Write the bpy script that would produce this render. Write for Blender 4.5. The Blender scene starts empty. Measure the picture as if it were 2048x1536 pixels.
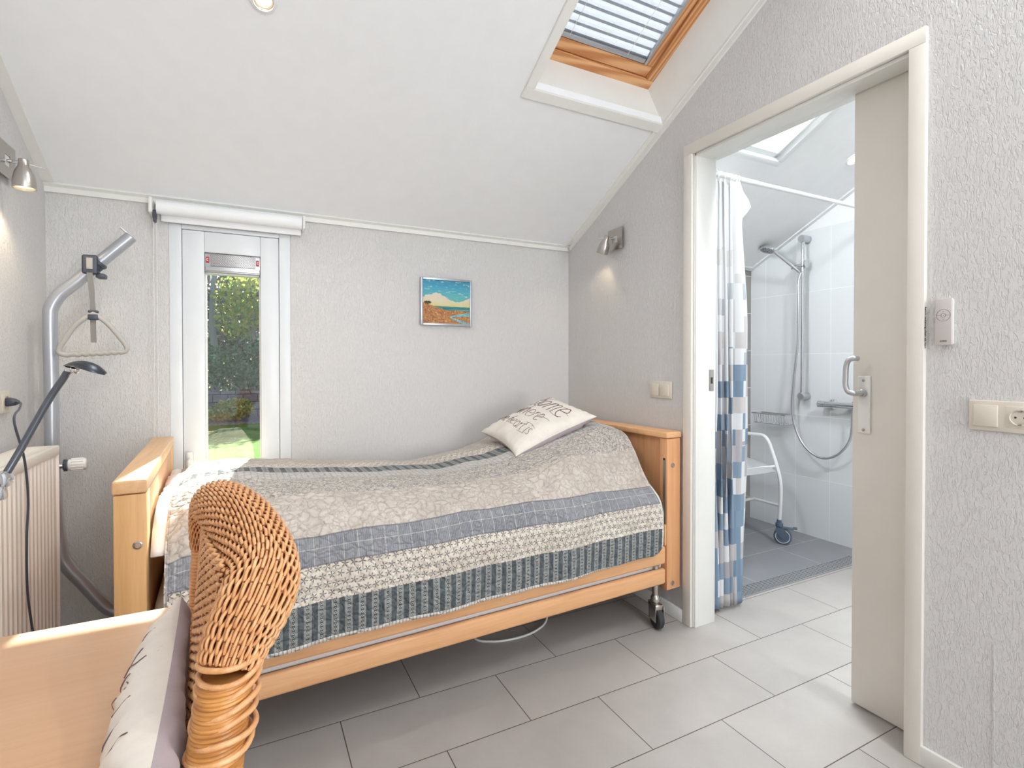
import bpy, bmesh, math, random
from mathutils import Vector, Matrix, noise
random.seed(7)
PI = math.pi
SC = bpy.context.scene
COL = SC.collection
V = Vector

# ------------------------------------------------------------------ colours and materials
def lin(v):
    v /= 255.0
    return v / 12.92 if v <= 0.04045 else ((v + 0.055) / 1.055) ** 2.4
def C(r, g, b):
    return (lin(r), lin(g), lin(b), 1.0)

class N:
    """small helper to write node trees"""
    def __init__(s, name):
        s.mat = bpy.data.materials.new(name)
        s.mat.use_nodes = True
        s.t = s.mat.node_tree
        s.t.nodes.clear()
        s.out = s.t.nodes.new('ShaderNodeOutputMaterial')
    def node(s, kind, **kw):
        n = s.t.nodes.new(kind)
        for k, v in kw.items(): setattr(n, k, v)
        return n
    def put(s, sock, v):
        if v is None: return
        if isinstance(v, bpy.types.NodeSocket): s.t.links.new(v, sock)
        else:
            try: sock.default_value = v
            except Exception: sock.default_value = tuple(v)[:3]
    def m(s, op, a, b=None, c=None, clamp=False):
        n = s.node('ShaderNodeMath', operation=op, use_clamp=clamp)
        s.put(n.inputs[0], a); s.put(n.inputs[1], b); s.put(n.inputs[2], c)
        return n.outputs[0]
    def lt(s, a, b): return s.m('LESS_THAN', a, b)
    def gt(s, a, b): return s.m('GREATER_THAN', a, b)
    def near(s, a, c, w): return s.lt(s.m('ABSOLUTE', s.m('SUBTRACT', a, c)), w)
    def rng(s, a, lo, hi): return s.m('MULTIPLY', s.gt(a, lo), s.lt(a, hi))
    def mix(s, f, a, b, mode='MIX'):
        n = s.node('ShaderNodeMix', data_type='RGBA', blend_type=mode)
        s.put(n.inputs[0], f); s.put(n.inputs[6], a); s.put(n.inputs[7], b)
        return n.outputs[2]
    def coord(s, which='Object'): return s.node('ShaderNodeTexCoord').outputs[which]
    def uv(s):
        n = s.node('ShaderNodeUVMap'); return n.outputs[0]
    def mapv(s, v, scale=(1, 1, 1), loc=(0, 0, 0), rot=(0, 0, 0)):
        n = s.node('ShaderNodeMapping')
        s.put(n.inputs[0], v); n.inputs[1].default_value = loc; n.inputs[2].default_value = rot; n.inputs[3].default_value = scale
        return n.outputs[0]
    def sep(s, v):
        n = s.node('ShaderNodeSeparateXYZ'); s.put(n.inputs[0], v); return n.outputs
    def comb(s, x=0.0, y=0.0, z=0.0):
        n = s.node('ShaderNodeCombineXYZ'); s.put(n.inputs[0], x); s.put(n.inputs[1], y); s.put(n.inputs[2], z); return n.outputs[0]
    def noise(s, v, scale=5.0, detail=2.0, rough=0.5, dist=0.0, col=False):
        n = s.node('ShaderNodeTexNoise')
        s.put(n.inputs['Vector'], v); n.inputs['Scale'].default_value = scale; n.inputs['Detail'].default_value = detail
        n.inputs['Roughness'].default_value = rough; n.inputs['Distortion'].default_value = dist
        return n.outputs[1 if col else 0]
    def vor(s, v, scale=5.0, feature='F1', rnd=1.0):
        n = s.node('ShaderNodeTexVoronoi', feature=feature)
        s.put(n.inputs['Vector'], v); n.inputs['Scale'].default_value = scale; n.inputs['Randomness'].default_value = rnd
        return n.outputs[0]
    def white(s, v):
        n = s.node('ShaderNodeTexWhiteNoise', noise_dimensions='3D'); s.put(n.inputs['Vector'], v); return n.outputs[0]
    def wave(s, v, scale=5.0, dist=0.0, detail=2.0, dscale=1.0, direction='X', profile='SIN'):
        n = s.node('ShaderNodeTexWave', bands_direction=direction, wave_profile=profile)
        s.put(n.inputs['Vector'], v); n.inputs['Scale'].default_value = scale; n.inputs['Distortion'].default_value = dist
        n.inputs['Detail'].default_value = detail; n.inputs['Detail Scale'].default_value = dscale
        return n.outputs[1]
    def ramp(s, f, stops, interp='LINEAR'):
        n = s.node('ShaderNodeValToRGB'); n.color_ramp.interpolation = interp
        e = n.color_ramp.elements
        while len(e) < len(stops): e.new(0.5)
        for el, (p, c) in zip(e, stops):
            el.position = p; el.color = c if not isinstance(c, float) else (c, c, c, 1)
        s.put(n.inputs[0], f); return n.outputs[0]
    def sm(s, f, lo, hi):
        n = s.node('ShaderNodeMapRange', interpolation_type='SMOOTHSTEP')
        s.put(n.inputs[0], f); s.put(n.inputs[1], lo); s.put(n.inputs[2], hi); return n.outputs[0]
    def bump(s, h, strength=0.3, dist=0.01, normal=None):
        n = s.node('ShaderNodeBump'); n.inputs['Strength'].default_value = strength; n.inputs['Distance'].default_value = dist
        s.put(n.inputs['Height'], h)
        if normal is not None: s.put(n.inputs['Normal'], normal)
        return n.outputs[0]
    def pbr(s, color, rough=0.5, metal=0.0, normal=None, spec=0.5, sheen=0.0, coat=0.0, sss=0.0, emit=None, estr=0.0, trans=0.0):
        p = s.node('ShaderNodeBsdfPrincipled')
        s.put(p.inputs['Base Color'], color); s.put(p.inputs['Roughness'], rough); s.put(p.inputs['Metallic'], metal)
        s.put(p.inputs['Specular IOR Level'], spec)
        if normal is not None: s.put(p.inputs['Normal'], normal)
        if sheen: p.inputs['Sheen Weight'].default_value = sheen
        if coat: p.inputs['Coat Weight'].default_value = coat; p.inputs['Coat Roughness'].default_value = 0.15
        if emit is not None:
            s.put(p.inputs['Emission Color'], emit); p.inputs['Emission Strength'].default_value = estr
        s.t.links.new(p.outputs[0], s.out.inputs[0])
        return p
    def done(s): return s.mat

def plain(name, col, rough=0.5, metal=0.0, bumpscale=0.0, bumpstr=0.05, spec=0.5, coat=0.0, var=0.03):
    n = N(name)
    v = n.coord()
    f = n.noise(v, 14.0, 3.0)
    dark = tuple(c * (1 - var) for c in col[:3]) + (1,)
    lite = tuple(min(1, c * (1 + var)) for c in col[:3]) + (1,)
    c = n.mix(f, dark, lite)
    nb = None
    if bumpscale: nb = n.bump(n.noise(v, bumpscale, 3.0), bumpstr, 0.004)
    n.pbr(c, rough, metal, nb, spec, coat=coat)
    return n.done()

def plaster(name, col, strength=0.5):
    # dragged plaster: short vertical worm grooves
    n = N(name); v = n.coord()
    w = n.noise(n.mapv(v, (112, 112, 44)), 1.0, 2.0, 0.55, 0.8)
    g1 = n.sm(w, 0.40, 0.50)
    w2 = n.noise(n.mapv(v, (170, 170, 40), (3, 7, 1)), 1.0, 2.0, 0.5, 0.9)
    g2 = n.sm(w2, 0.36, 0.46)
    fine = n.noise(v, 260.0, 2.0)
    h = n.m('ADD', n.m('MULTIPLY', g1, 0.6), n.m('ADD', n.m('MULTIPLY', g2, 0.55), n.m('MULTIPLY', fine, 0.25)))
    big = n.noise(v, 1.3, 2.0)
    c = n.mix(big, tuple(x * 0.975 for x in col[:3]) + (1,), col)
    n.pbr(c, 0.85, 0.0, n.bump(h, strength, 0.0021), 0.25)
    return n.done()

def wood(name, a, b, axis='X', rough=0.42, scale=1.0, coat=0.0, rings=False, rot=0.0):
    n = N(name); v = n.coord()
    if rot: v = n.mapv(v, (1, 1, 1), (0, 0, 0), (rot, 0, 0))
    sc = {'X': (1.2, 26, 26), 'Y': (26, 1.2, 26), 'Z': (26, 26, 1.2)}[axis]
    sc = tuple(x * scale for x in sc)
    mv = n.mapv(v, sc)
    g = n.noise(mv, 1.6, 5.0, 0.6, 0.6)
    fine = n.noise(n.mapv(v, tuple(x * 5 for x in sc)), 1.4, 2.0, 0.6)
    f = n.m('ADD', n.m('MULTIPLY', g, 0.75), n.m('MULTIPLY', fine, 0.25))
    if rings:
        r = n.wave(n.mapv(v, tuple(x * 0.36 for x in sc)), 3.2, 5.0, 2.0, 0.8, 'DIAGONAL')
        f = n.m('ADD', n.m('MULTIPLY', f, 0.45), n.m('MULTIPLY', r, 0.5))
    c = n.ramp(f, [(0.3, b), (0.68, a)])
    n.pbr(c, rough, 0.0, n.bump(fine, 0.06, 0.002), 0.4, coat=coat)
    return n.done()

M = {}
M['wall'] = plaster('white_dragged_plaster', C(217, 216, 215), 0.8)
M['wall_smooth'] = plain('white_wall_paint', C(230, 231, 232), 0.75, 0, 60, 0.04)
M['bath_ceiling'] = plain('white_bathroom_ceiling', C(243, 244, 245), 0.6, 0, 5, 0.03, 0.3)
M['ceiling'] = plain('white_ceiling_board', C(240, 242, 244), 0.55, 0, 5, 0.03, 0.3)
M['paint'] = plain('white_gloss_paint', C(233, 233, 229), 0.38, 0, 30, 0.02, 0.4)
M['doorpaint'] = plain('ivory_door_paint', C(228, 224, 216), 0.4, 0, 24, 0.02, 0.4)
M['window_paint'] = plain('bright_white_window_paint', C(224, 228, 231), 0.3, 0, 30, 0.02, 0.4)
M['plastic'] = plain('white_plastic', C(236, 236, 232), 0.35)
M['cream_plastic'] = plain('cream_plastic', C(218, 211, 198), 0.38)
M['radiator'] = plain('cream_white_enamel', C(238, 232, 222), 0.4)
M['chrome'] = plain('chrome', C(225, 228, 232), 0.09, 1.0)
M['nickel'] = plain('brushed_nickel', C(186, 180, 174), 0.27, 1.0)
M['alu'] = plain('satin_aluminium', C(196, 198, 202), 0.36, 0.9)
M['silver_paint'] = plain('silver_lacquer', C(178, 182, 190), 0.32, 0.55)
M['white_metal'] = plain('white_powder_coat', C(232, 234, 235), 0.32)
M['dark_plastic'] = plain('dark_grey_plastic', C(66, 72, 84), 0.42)
M['black'] = plain('black_rubber', C(44, 46, 50), 0.6)
M['blue_plastic'] = plain('slate_blue_plastic', C(88, 104, 122), 0.4)
M['strap'] = plain('grey_webbing', C(172, 170, 166), 0.8, 0, 300, 0.2)
M['handle_grey'] = plain('warm_grey_plastic', C(176, 173, 168), 0.5)
M['red'] = plain('red_plastic', C(196, 40, 52), 0.5)
M['dark_hole'] = plain('dark_recess', C(58, 54, 50), 0.8)
M['beech'] = wood('beech_veneer', C(232, 184, 138), C(216, 160, 112), 'X')
M['beech_up'] = wood('beech_veneer_upright', C(232, 188, 134), C(214, 164, 108), 'Z')
M['beech_y'] = wood('beech_cap', C(234, 196, 150), C(216, 170, 122), 'Y')
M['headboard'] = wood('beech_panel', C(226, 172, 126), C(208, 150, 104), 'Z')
M['pine'] = wood('clear_pine', C(228, 176, 126), C(196, 132, 82), 'X', 0.4, 1.0, 0.2, True)
M['pine_up'] = wood('clear_pine_rail', C(226, 172, 122), C(192, 128, 78), 'Y', 0.4, 1.0, 0.2, True, math.atan(0.511))
M['desk'] = wood('pale_beech_laminate', C(212, 174, 140), C(200, 158, 122), 'X', 0.34, 0.6)
M['sheet'] = plain('cream_sheet', C(226, 216, 200), 0.85, 0, 30, 0.15)
M['blind_white'] = plain('white_blind_fabric', C(244, 246, 248), 0.7, 0, 45, 0.05)
M['white_linen'] = plain('white_linen', C(240, 239, 238), 0.85, 0, 45, 0.2)

def glass(name, tint=(0.96, 0.98, 0.97, 1), rough=0.0):
    n = N(name)
    tr = n.node('ShaderNodeBsdfTransparent'); tr.inputs[0].default_value = tint
    gl = n.node('ShaderNodeBsdfGlossy'); gl.inputs[0].default_value = (1, 1, 1, 1); gl.inputs[1].default_value = rough
    fr = n.node('ShaderNodeFresnel'); fr.inputs[0].default_value = 1.75
    v = n.coord(); f = n.m('ADD', fr.outputs[0], n.m('MULTIPLY', n.noise(v, 3.0), 0.015))
    mx = n.node('ShaderNodeMixShader')
    n.t.links.new(f, mx.inputs[0]); n.t.links.new(tr.outputs[0], mx.inputs[1]); n.t.links.new(gl.outputs[0], mx.inputs[2])
    n.t.links.new(mx.outputs[0], n.out.inputs[0])
    return n.done()
M['glass'] = glass('window_glass')

def lampmat(name, col, strength):
    n = N(name); e = n.node('ShaderNodeEmission')
    v = n.coord(); c = n.mix(n.noise(v, 30.0), col, tuple(x * 0.95 for x in col[:3]) + (1,))
    n.put(e.inputs[0], c); e.inputs[1].default_value = strength
    n.t.links.new(e.outputs[0], n.out.inputs[0]); return n.done()
M['bulb'] = lampmat('lit_halogen', (1.0, 0.83, 0.5, 1), 1.6)

def tile_floor(name, x0, y0, tw, th, off, base, grout, gw=0.0032, dark=0.0):
    n = N(name); v = n.coord(); x, y, z = n.sep(v)
    fy = n.m('DIVIDE', n.m('SUBTRACT', y, y0), th)
    row = n.m('FLOOR', fy)
    odd = n.m('ABSOLUTE', n.m('MODULO', row, 2.0))
    fx = n.m('DIVIDE', n.m('SUBTRACT', n.m('SUBTRACT', x, x0), n.m('MULTIPLY', odd, off)), tw)
    col = n.m('FLOOR', fx)
    ex = n.m('MULTIPLY', n.m('SUBTRACT', 0.5, n.m('ABSOLUTE', n.m('SUBTRACT', n.m('FRACT', fx), 0.5))), tw)
    ey = n.m('MULTIPLY', n.m('SUBTRACT', 0.5, n.m('ABSOLUTE', n.m('SUBTRACT', n.m('FRACT', fy), 0.5))), th)
    e = n.m('MINIMUM', ex, ey)
    joint = n.lt(e, gw / 2)
    idv = n.white(n.comb(col, row, 0.0))
    cl = n.noise(n.m('ADD', 0, 0) and n.node('ShaderNodeVectorMath', operation='ADD').outputs[0] if False else v, 5.0, 5.0, 0.65, 0.4)
    speck = n.noise(v, 420.0, 2.0, 0.7)
    f = n.m('ADD', n.m('MULTIPLY', cl, 0.7), n.m('ADD', n.m('MULTIPLY', idv, 0.14), n.m('MULTIPLY', speck, 0.28)))
    c = n.ramp(f, [(0.25, tuple(k * 0.84 for k in base[:3]) + (1,)), (0.8, tuple(min(1, k * 1.1) for k in base[:3]) + (1,))])
    c = n.mix(joint, c, grout)
    h = n.m('ADD', n.sm(e, 0.0, gw), n.m('MULTIPLY', speck, 0.05))
    rough = n.m('ADD', 0.42, n.m('MULTIPLY', cl, 0.16))
    n.pbr(c, rough, 0, n.bump(h, 0.35, 0.002), 0.4)
    return n.done()
M['floor'] = tile_floor('pale_grey_floor_tile', 0.8712, 1.5718, 0.5975, 0.2982, 0.2863, C(172, 167, 163), C(86, 76, 70))
M['floor_dark'] = tile_floor('slate_grey_floor_tile', 3.17, 1.989, 0.5975, 0.298, 0.2863, C(140, 141, 145), C(196, 196, 196))

def wall_tile(name, axis, o, tw, th, z0, base, grout, top=None):
    n = N(name); v = n.coord(); x, y, z = n.sep(v)
    a = y if axis == 'Y' else x
    fx = n.m('DIVIDE', n.m('SUBTRACT', a, o), tw); fz = n.m('DIVIDE', n.m('SUBTRACT', z, z0), th)
    ex = n.m('MULTIPLY', n.m('SUBTRACT', 0.5, n.m('ABSOLUTE', n.m('SUBTRACT', n.m('FRACT', fx), 0.5))), tw)
    ez = n.m('MULTIPLY', n.m('SUBTRACT', 0.5, n.m('ABSOLUTE', n.m('SUBTRACT', n.m('FRACT', fz), 0.5))), th)
    e = n.m('MINIMUM', ex, ez); j = n.lt(e, 0.0022)
    idv = n.white(n.comb(n.m('FLOOR', fx), n.m('FLOOR', fz), 0.0))
    c = n.mix(idv, tuple(k * 0.97 for k in base[:3]) + (1,), base)
    c = n.mix(j, c, grout); rough = 0.22
    if top is not None:
        up = n.gt(z, top); c = n.mix(up, c, C(236, 238, 240)); rough = n.m('ADD', 0.22, n.m('MULTIPLY', up, 0.5))
    n.pbr(c, rough, 0, n.bump(n.m('MULTIPLY', n.sm(e, 0.0, 0.004), 1.0), 0.25, 0.0015), 0.5)
    return n.done()
M['tile_white'] = wall_tile('white_wall_tile', 'Y', 2.2145, 0.2555, 0.45, 0.422 - 0.45, C(230, 234, 237), C(246, 248, 249), 2.215)
M['tile_taupe'] = wall_tile('taupe_wall_tile', 'X', 3.62, 0.6, 0.3, 0.155, C(146, 142, 140), C(222, 224, 226), 2.0)

# ------------------------------------------------------------------ mesh helpers
def new(): return bmesh.new()
def box(bm, x0, x1, y0, y1, z0, z1, T=None, bev=0.0, seg=2):
    r = bmesh.ops.create_cube(bm, size=1.0)
    vs = r['verts']
    for v in vs:
        v.co = V(((x0 + x1) / 2 + v.co.x * (x1 - x0), (y0 + y1) / 2 + v.co.y * (y1 - y0), (z0 + z1) / 2 + v.co.z * (z1 - z0)))
    if bev:
        es = list({e for v in vs for e in v.link_edges})
        rr = bmesh.ops.bevel(bm, geom=es, offset=bev, segments=seg, affect='EDGES', profile=0.5)
        vs = list({v for f in rr['faces'] for v in f.verts} | {v for v in vs if v.is_valid})
    if T is not None:
        for v in vs: v.co = T @ v.co
    return vs
def frames(pts, closed=False):
    n = len(pts); out = []
    up = None
    for i in range(n):
        if closed: t = pts[(i + 1) % n] - pts[i - 1]
        else: t = pts[min(i + 1, n - 1)] - pts[max(i - 1, 0)]
        if t.length < 1e-9: t = V((0, 0, 1))
        t.normalize()
        if up is None:
            up = V((0, 0, 1)) if abs(t.z) < 0.9 else V((1, 0, 0))
        a = up - t * up.dot(t)
        if a.length < 1e-6: a = t.orthogonal()
        a.normalize(); up = a
        out.append((t, a, t.cross(a)))
    return out
def tube(bm, pts, r, n=10, closed=False, caps=True, sx=1.0):
    pts = [V(p) for p in pts]; fr = frames(pts, closed)
    R = r if isinstance(r, (list, tuple)) else [r] * len(pts)
    rings = []
    for p, (t, a, b), q in zip(pts, fr, R):
        rings.append([bm.verts.new(p + a * math.cos(2 * PI * k / n) * q * sx + b * math.sin(2 * PI * k / n) * q) for k in range(n)])
    m = len(rings)
    for i in range(m if closed else m - 1):
        A, B = rings[i], rings[(i + 1) % m]
        for k in range(n): bm.faces.new((A[k], A[(k + 1) % n], B[(k + 1) % n], B[k]))
    if caps and not closed:
        bm.faces.new(rings[0][::-1]); bm.faces.new(rings[-1])
    return rings
def spline(pts, k=8, closed=False):
    P = [V(p) for p in pts]; n = len(P); out = []
    for i in range(n if closed else n - 1):
        if closed: p0, p1, p2, p3 = P[i - 1], P[i], P[(i + 1) % n], P[(i + 2) % n]
        else: p0, p1, p2, p3 = P[max(i - 1, 0)], P[i], P[i + 1], P[min(i + 2, n - 1)]
        for j in range(k):
            t = j / k
            out.append(0.5 * ((2 * p1) + (p2 - p0) * t + (2 * p0 - 5 * p1 + 4 * p2 - p3) * t * t + (3 * p1 - p0 - 3 * p2 + p3) * t ** 3))
    if not closed: out.append(P[-1].copy())
    return out
def sp1(xs, ys, x):
    if x <= xs[0]: return ys[0]
    for i in range(len(xs) - 1):
        if x <= xs[i + 1]:
            t = (x - xs[i]) / (xs[i + 1] - xs[i]); t = t * t * (3 - 2 * t) * 0.5 + t * 0.5
            return ys[i] + (ys[i + 1] - ys[i]) * t
    return ys[-1]
def axis_m(origin, direction, roll=0.0):
    z = V(direction).normalized(); x = V((0, 0, 1)).cross(z)
    if x.length < 1e-5: x = V((1, 0, 0))
    x.normalize(); y = z.cross(x)
    m = Matrix((x, y, z)).transposed().to_4x4(); m.translation = V(origin)
    return m @ Matrix.Rotation(roll, 4, 'Z')
def lathe(bm, prof, T=None, n=24, cap0=True, cap1=True):
    T = T or Matrix.Identity(4); rings = []
    for r, h in prof:
        rings.append([bm.verts.new(T @ V((r * math.cos(2 * PI * k / n), r * math.sin(2 * PI * k / n), h))) for k in range(n)])
    for A, B in zip(rings, rings[1:]):
        for k in range(n): bm.faces.new((A[k], A[(k + 1) % n], B[(k + 1) % n], B[k]))
    if cap0: bm.faces.new(rings[0][::-1])
    if cap1: bm.faces.new(rings[-1])
def prism(bm, poly, f0, f1):
    """poly: list of 2-d points; f0/f1 map a 2-d point to the near and far 3-d point"""
    A = [bm.verts.new(f0(p)) for p in poly]; B = [bm.verts.new(f1(p)) for p in poly]
    bm.faces.new(A); bm.faces.new(B[::-1])
    for i in range(len(poly)):
        j = (i + 1) % len(poly); bm.faces.new((A[j], A[i], B[i], B[j]))
def quad(bm, a, b, c, d): bm.faces.new([bm.verts.new(V(p)) for p in (a, b, c, d)])
def sphere(bm, c, r, T=None, u=16, v=10, sc=(1, 1, 1)):
    rr = bmesh.ops.create_uvsphere(bm, u_segments=u, v_segments=v, radius=r)
    for x in rr['verts']:
        x.co = V((x.co.x * sc[0], x.co.y * sc[1], x.co.z * sc[2]))
        if T is not None: x.co = T @ x.co
        x.co = x.co + V(c)
WPOS = {}
def obj(name, bm, mat, parent=None, smooth=True, keep=False, angle=35, fixn=True):
    if fixn: bmesh.ops.recalc_face_normals(bm, faces=bm.faces[:])
    me = bpy.data.meshes.new(name); 
    if keep: base = V((0, 0, 0))
    else:
        xs = [v.co.x for v in bm.verts]; ys = [v.co.y for v in bm.verts]; zs = [v.co.z for v in bm.verts]
        base = V(((min(xs) + max(xs)) / 2, (min(ys) + max(ys)) / 2, min(zs)))
        for v in bm.verts: v.co -= base
    bm.to_mesh(me); bm.free()
    for m in (mat if isinstance(mat, (list, tuple)) else [mat]): me.materials.append(m)
    if smooth:
        me.shade_smooth()
        if angle: me.set_sharp_from_angle(angle=math.radians(angle))
    o = bpy.data.objects.new(name, me); COL.objects.link(o)
    WPOS[o.name] = base
    if parent is not None:
        o.parent = parent; o.location = base - WPOS[parent.name]
    else: o.location = base
    return o
def thing(name, label, cat, loc, group=None, kind=None):
    o = bpy.data.objects.new(name, None); COL.objects.link(o); o.location = V(loc); o.empty_display_size = 0.1
    WPOS[o.name] = V(loc)
    if label: o['label'] = label
    if cat: o['category'] = cat
    if group: o['group'] = group
    if kind: o['kind'] = kind
    return o
def tag(o, label, cat, group=None):
    o['label'] = label; o['category'] = cat
    if group: o['group'] = group
    return o
def struct(o, label=None, cat=None):
    o['kind'] = 'structure'
    if label: o['label'] = label
    if cat: o['category'] = cat
    return o

# ------------------------------------------------------------------ room dimensions (metres)
XL, XR, YB = -0.772, 1.864, 2.857       # left wall, right wall, back wall
SL = 0.511; ANG = math.atan(SL)
RY = -0.4                                # ridge
YF = -3.0                                # wall behind the camera
XB = 3.62                                # shower wall
def zc(y): return 2.006 + SL * (YB - y) if y >= RY else 2.006 + SL * (YB - RY) - SL * (RY - y)

# floor
bm = new(); box(bm, XL - 0.1, XB + 0.1, YF - 0.1, YB + 0.05, -0.1, 0.0)
struct(obj('floor', bm, M['floor'], keep=True, smooth=False), 'pale grey rectangular stone-look floor tiles with dark joints', 'floor')
bm = new(); box(bm, 1.98, XB, 1.985, YB, -0.02, 0.002)
struct(obj('floor_shower', bm, M['floor_dark'], keep=True, smooth=False), 'slate grey tiled shower floor beyond the doorway', 'floor')

# walls
WX0, WX1, WZ0, WZ1 = -0.334, 0.186, 0.33, 1.905
bm = new()
T_ = 0.2
box(bm, XL - 0.1, WX0, YB, YB + T_, 0, 2.05); box(bm, WX1, XR + 0.01, YB, YB + T_, 0, 2.05)
box(bm, WX0, WX1, YB, YB + T_, 0, WZ0); box(bm, WX0, WX1, YB, YB + T_, WZ1, 2.05)
struct(obj('wall_back', bm, M['wall'], keep=True, smooth=False), 'low white plaster back wall with the narrow window', 'wall')
bm = new()
gab = [(YF, 0), (YB + T_, 0), (YB + T_, zc(YB) + 0.02), (YB, zc(YB) + 0.02), (RY, zc(RY) + 0.02), (YF, zc(YF) + 0.02)]
prism(bm, gab, lambda p: V((XL, p[0], p[1])), lambda p: V((XL - 0.1, p[0], p[1])))
struct(obj('wall_left', bm, M['wall'], keep=True, smooth=False), 'white plaster side wall behind the radiator', 'wall')
DY0, DY1, DZ = 0.893, 1.787, 2.236       # clear door opening
bm = new()
X2 = 1.955
f0 = lambda p: V((XR, p[0], p[1])); f1 = lambda p: V((X2, p[0], p[1]))
prism(bm, [(DY1, 0), (YB + T_, 0), (YB + T_, zc(YB) + 0.02), (YB, zc(YB) + 0.02), (DY1, zc(DY1) + 0.02)], f0, f1)
prism(bm, [(DY0, DZ), (DY1, DZ), (DY1, zc(DY1) + 0.02), (DY0, zc(DY0) + 0.02)], f0, f1)
prism(bm, [(YF, 0), (DY0, 0), (DY0, zc(DY0) + 0.02), (RY, zc(RY) + 0.02), (YF, zc(YF) + 0.02)], f0, f1)
struct(obj('wall_right', bm, M['wall'], keep=True, smooth=False), 'white plaster gable wall with the bathroom doorway', 'wall')
# wall behind the camera with an opening added for a fill light
GX0, GX1, GZ0, GZ1 = 0.75, 1.8, 0.35, 2.1
bm = new()
box(bm, XL - 0.1, GX0, YF - 0.15, YF, 0, 2.4); box(bm, GX1, X2, YF - 0.15, YF, 0, 2.4)
box(bm, GX0, GX1, YF - 0.15, YF, 0, GZ0); box(bm, GX0, GX1, YF - 0.15, YF, GZ1, 2.4)
struct(obj('wall_front', bm, M['wall'], keep=True, smooth=False))
# bathroom walls
bm = new()
prism(bm, [(YF, 0), (YB + T_, 0), (YB + T_, zc(YB) + .02), (YB, zc(YB) + 0.02), (RY, zc(RY) + 0.02), (YF, zc(YF) + 0.02)], lambda p: V((XB, p[0], p[1])), lambda p: V((XB + 0.1, p[0], p[1])))
struct(obj('wall_shower', bm, M['tile_white'], keep=True, smooth=False), 'white tiled shower wall seen through the doorway', 'wall')
bm = new(); box(bm, X2, XB + 0.1, YB, YB + T_, 0, 2.05)
struct(obj('wall_bathroom_back', bm, M['tile_taupe'], keep=True, smooth=False), 'taupe tiled bathroom wall behind the shower curtain', 'wall')
bm = new(); box(bm, X2, XB, YF - .1, YF, 0, 2.4)
struct(obj('wall_bathroom_front', bm, M['wall_smooth'], keep=True, smooth=False))

# ceilings: sloped boards with the roof window openings left out
S1X0, S1X1, S1Y0, S1Y1 = 1.112, 1.846, 0.75, 1.978     # bedroom roof window opening
S3X0, S3X1, S3Y0, S3Y1 = 2.13, 2.735, 0.95, 1.995       # bathroom roof window opening
def slope_patch(bm, x0, x1, y0, y1, th=0.03):
    pts = [(x0, y0), (x1, y0), (x1, y1), (x0, y1)]
    A = [bm.verts.new(V((x, y, zc(y)))) for x, y in pts]; B = [bm.verts.new(V((x, y, zc(y) + th))) for x, y in pts]
    bm.faces.new(A); bm.faces.new(B[::-1])
    for i in range(4):
        j = (i + 1) % 4; bm.faces.new((A[j], A[i], B[i], B[j]))
def ceil_obj(name, xa, xb, h, label):
    bm = new(); hx0, hx1, hy0, hy1 = h
    slope_patch(bm, xa, hx0, RY, YB + 0.01); slope_patch(bm, hx1, xb, RY, YB + 0.01)
    slope_patch(bm, hx0, hx1, RY, hy0); slope_patch(bm, hx0, hx1, hy1, YB + 0.01)
    if 'bath' in name: slope_patch(bm, xa, xb, YF - 0.1, RY)
    else:                               # hole added in the unseen rear slope for a fill light
        slope_patch(bm, xa, 0.3, YF - 0.1, RY); slope_patch(bm, 1.7, xb, YF - 0.1, RY); slope_patch(bm, 0.3, 1.7, YF - 0.1, -2.15); slope_patch(bm, 0.3, 1.7, -1.1, RY)
    return struct(obj(name, bm, M['bath_ceiling' if 'bath' in name else 'ceiling'], keep=True, smooth=False), label, 'ceiling')
ceil_obj('ceiling', XL - 0.02, XR + 0.02, (S1X0, S1X1, S1Y0, S1Y1), 'smooth white sloping ceiling above the bed')
ceil_obj('ceiling_bathroom', X2 - 0.03, XB + 0.02, (S3X0, S3X1, S3Y0, S3Y1), 'white sloping ceiling of the bathroom')

# slope frame: (u along X, s up the slope, n outwards)
def slopeT(x, y, lift=0.0):
    ex = V((1, 0, 0)); es = V((0, -math.cos(ANG), math.sin(ANG))); en = V((0, math.sin(ANG), math.cos(ANG)))
    m = Matrix((ex, es, en)).transposed().to_4x4(); m.translation = V((x, y, zc(y))) + en * lift
    return m
# cover strips
def strip(name, vs_fn, label):
    bm = new(); vs_fn(bm); return struct(obj(name, bm, M['white_metal'] if name in ('trim_7', 'trim_8') else M['paint'], keep=True, smooth=False), label, 'trim')
L_ = (YB - RY) / math.cos(ANG)
T0 = slopeT(0, YB)
strip('trim_1', lambda b: (box(b, XL, XR, 0.002, 0.030, -0.008, 0.0, T0), box(b, XL, XR, YB - 0.014, YB - 0.0005, 1.982, 2.012)), 'white cover strip where back wall meets ceiling')
strip('trim_2', lambda b: box(b, XL, XL + 0.038, 0.042, L_, -0.008, 0.0, T0), 'white cover strip along the left ceiling edge')
sA = (YB - S1Y1 - 0.045) / math.cos(ANG); sB = (YB - S1Y0) / math.cos(ANG)
strip('trim_3', lambda b: (box(b, XR - 0.036, XR, 0.042, sA, -0.008, 0.0, T0), box(b, XR - 0.012, XR - 0.0005, 0.02, sB, -0.034, -0.008, T0)), 'white cover strip rising along the right gable wall')
def casing(b):
    c = math.cos(ANG); a0 = (YB - S1Y1) / c; a1 = (YB - S1Y0) / c
    box(b, S1X0 - 0.042, XR - 0.002, a0 - 0.05, a0, -0.012, 0.0, T0, 0.002)
    box(b, S1X0 - 0.042, S1X0, a0, a1, -0.012, 0.0, T0, 0.002)
    box(b, S1X1, XR - 0.002, a0, a1, -0.012, 0.0, T0, 0.002)
strip('trim_4', casing, 'white casing boards around the roof window')
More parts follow.
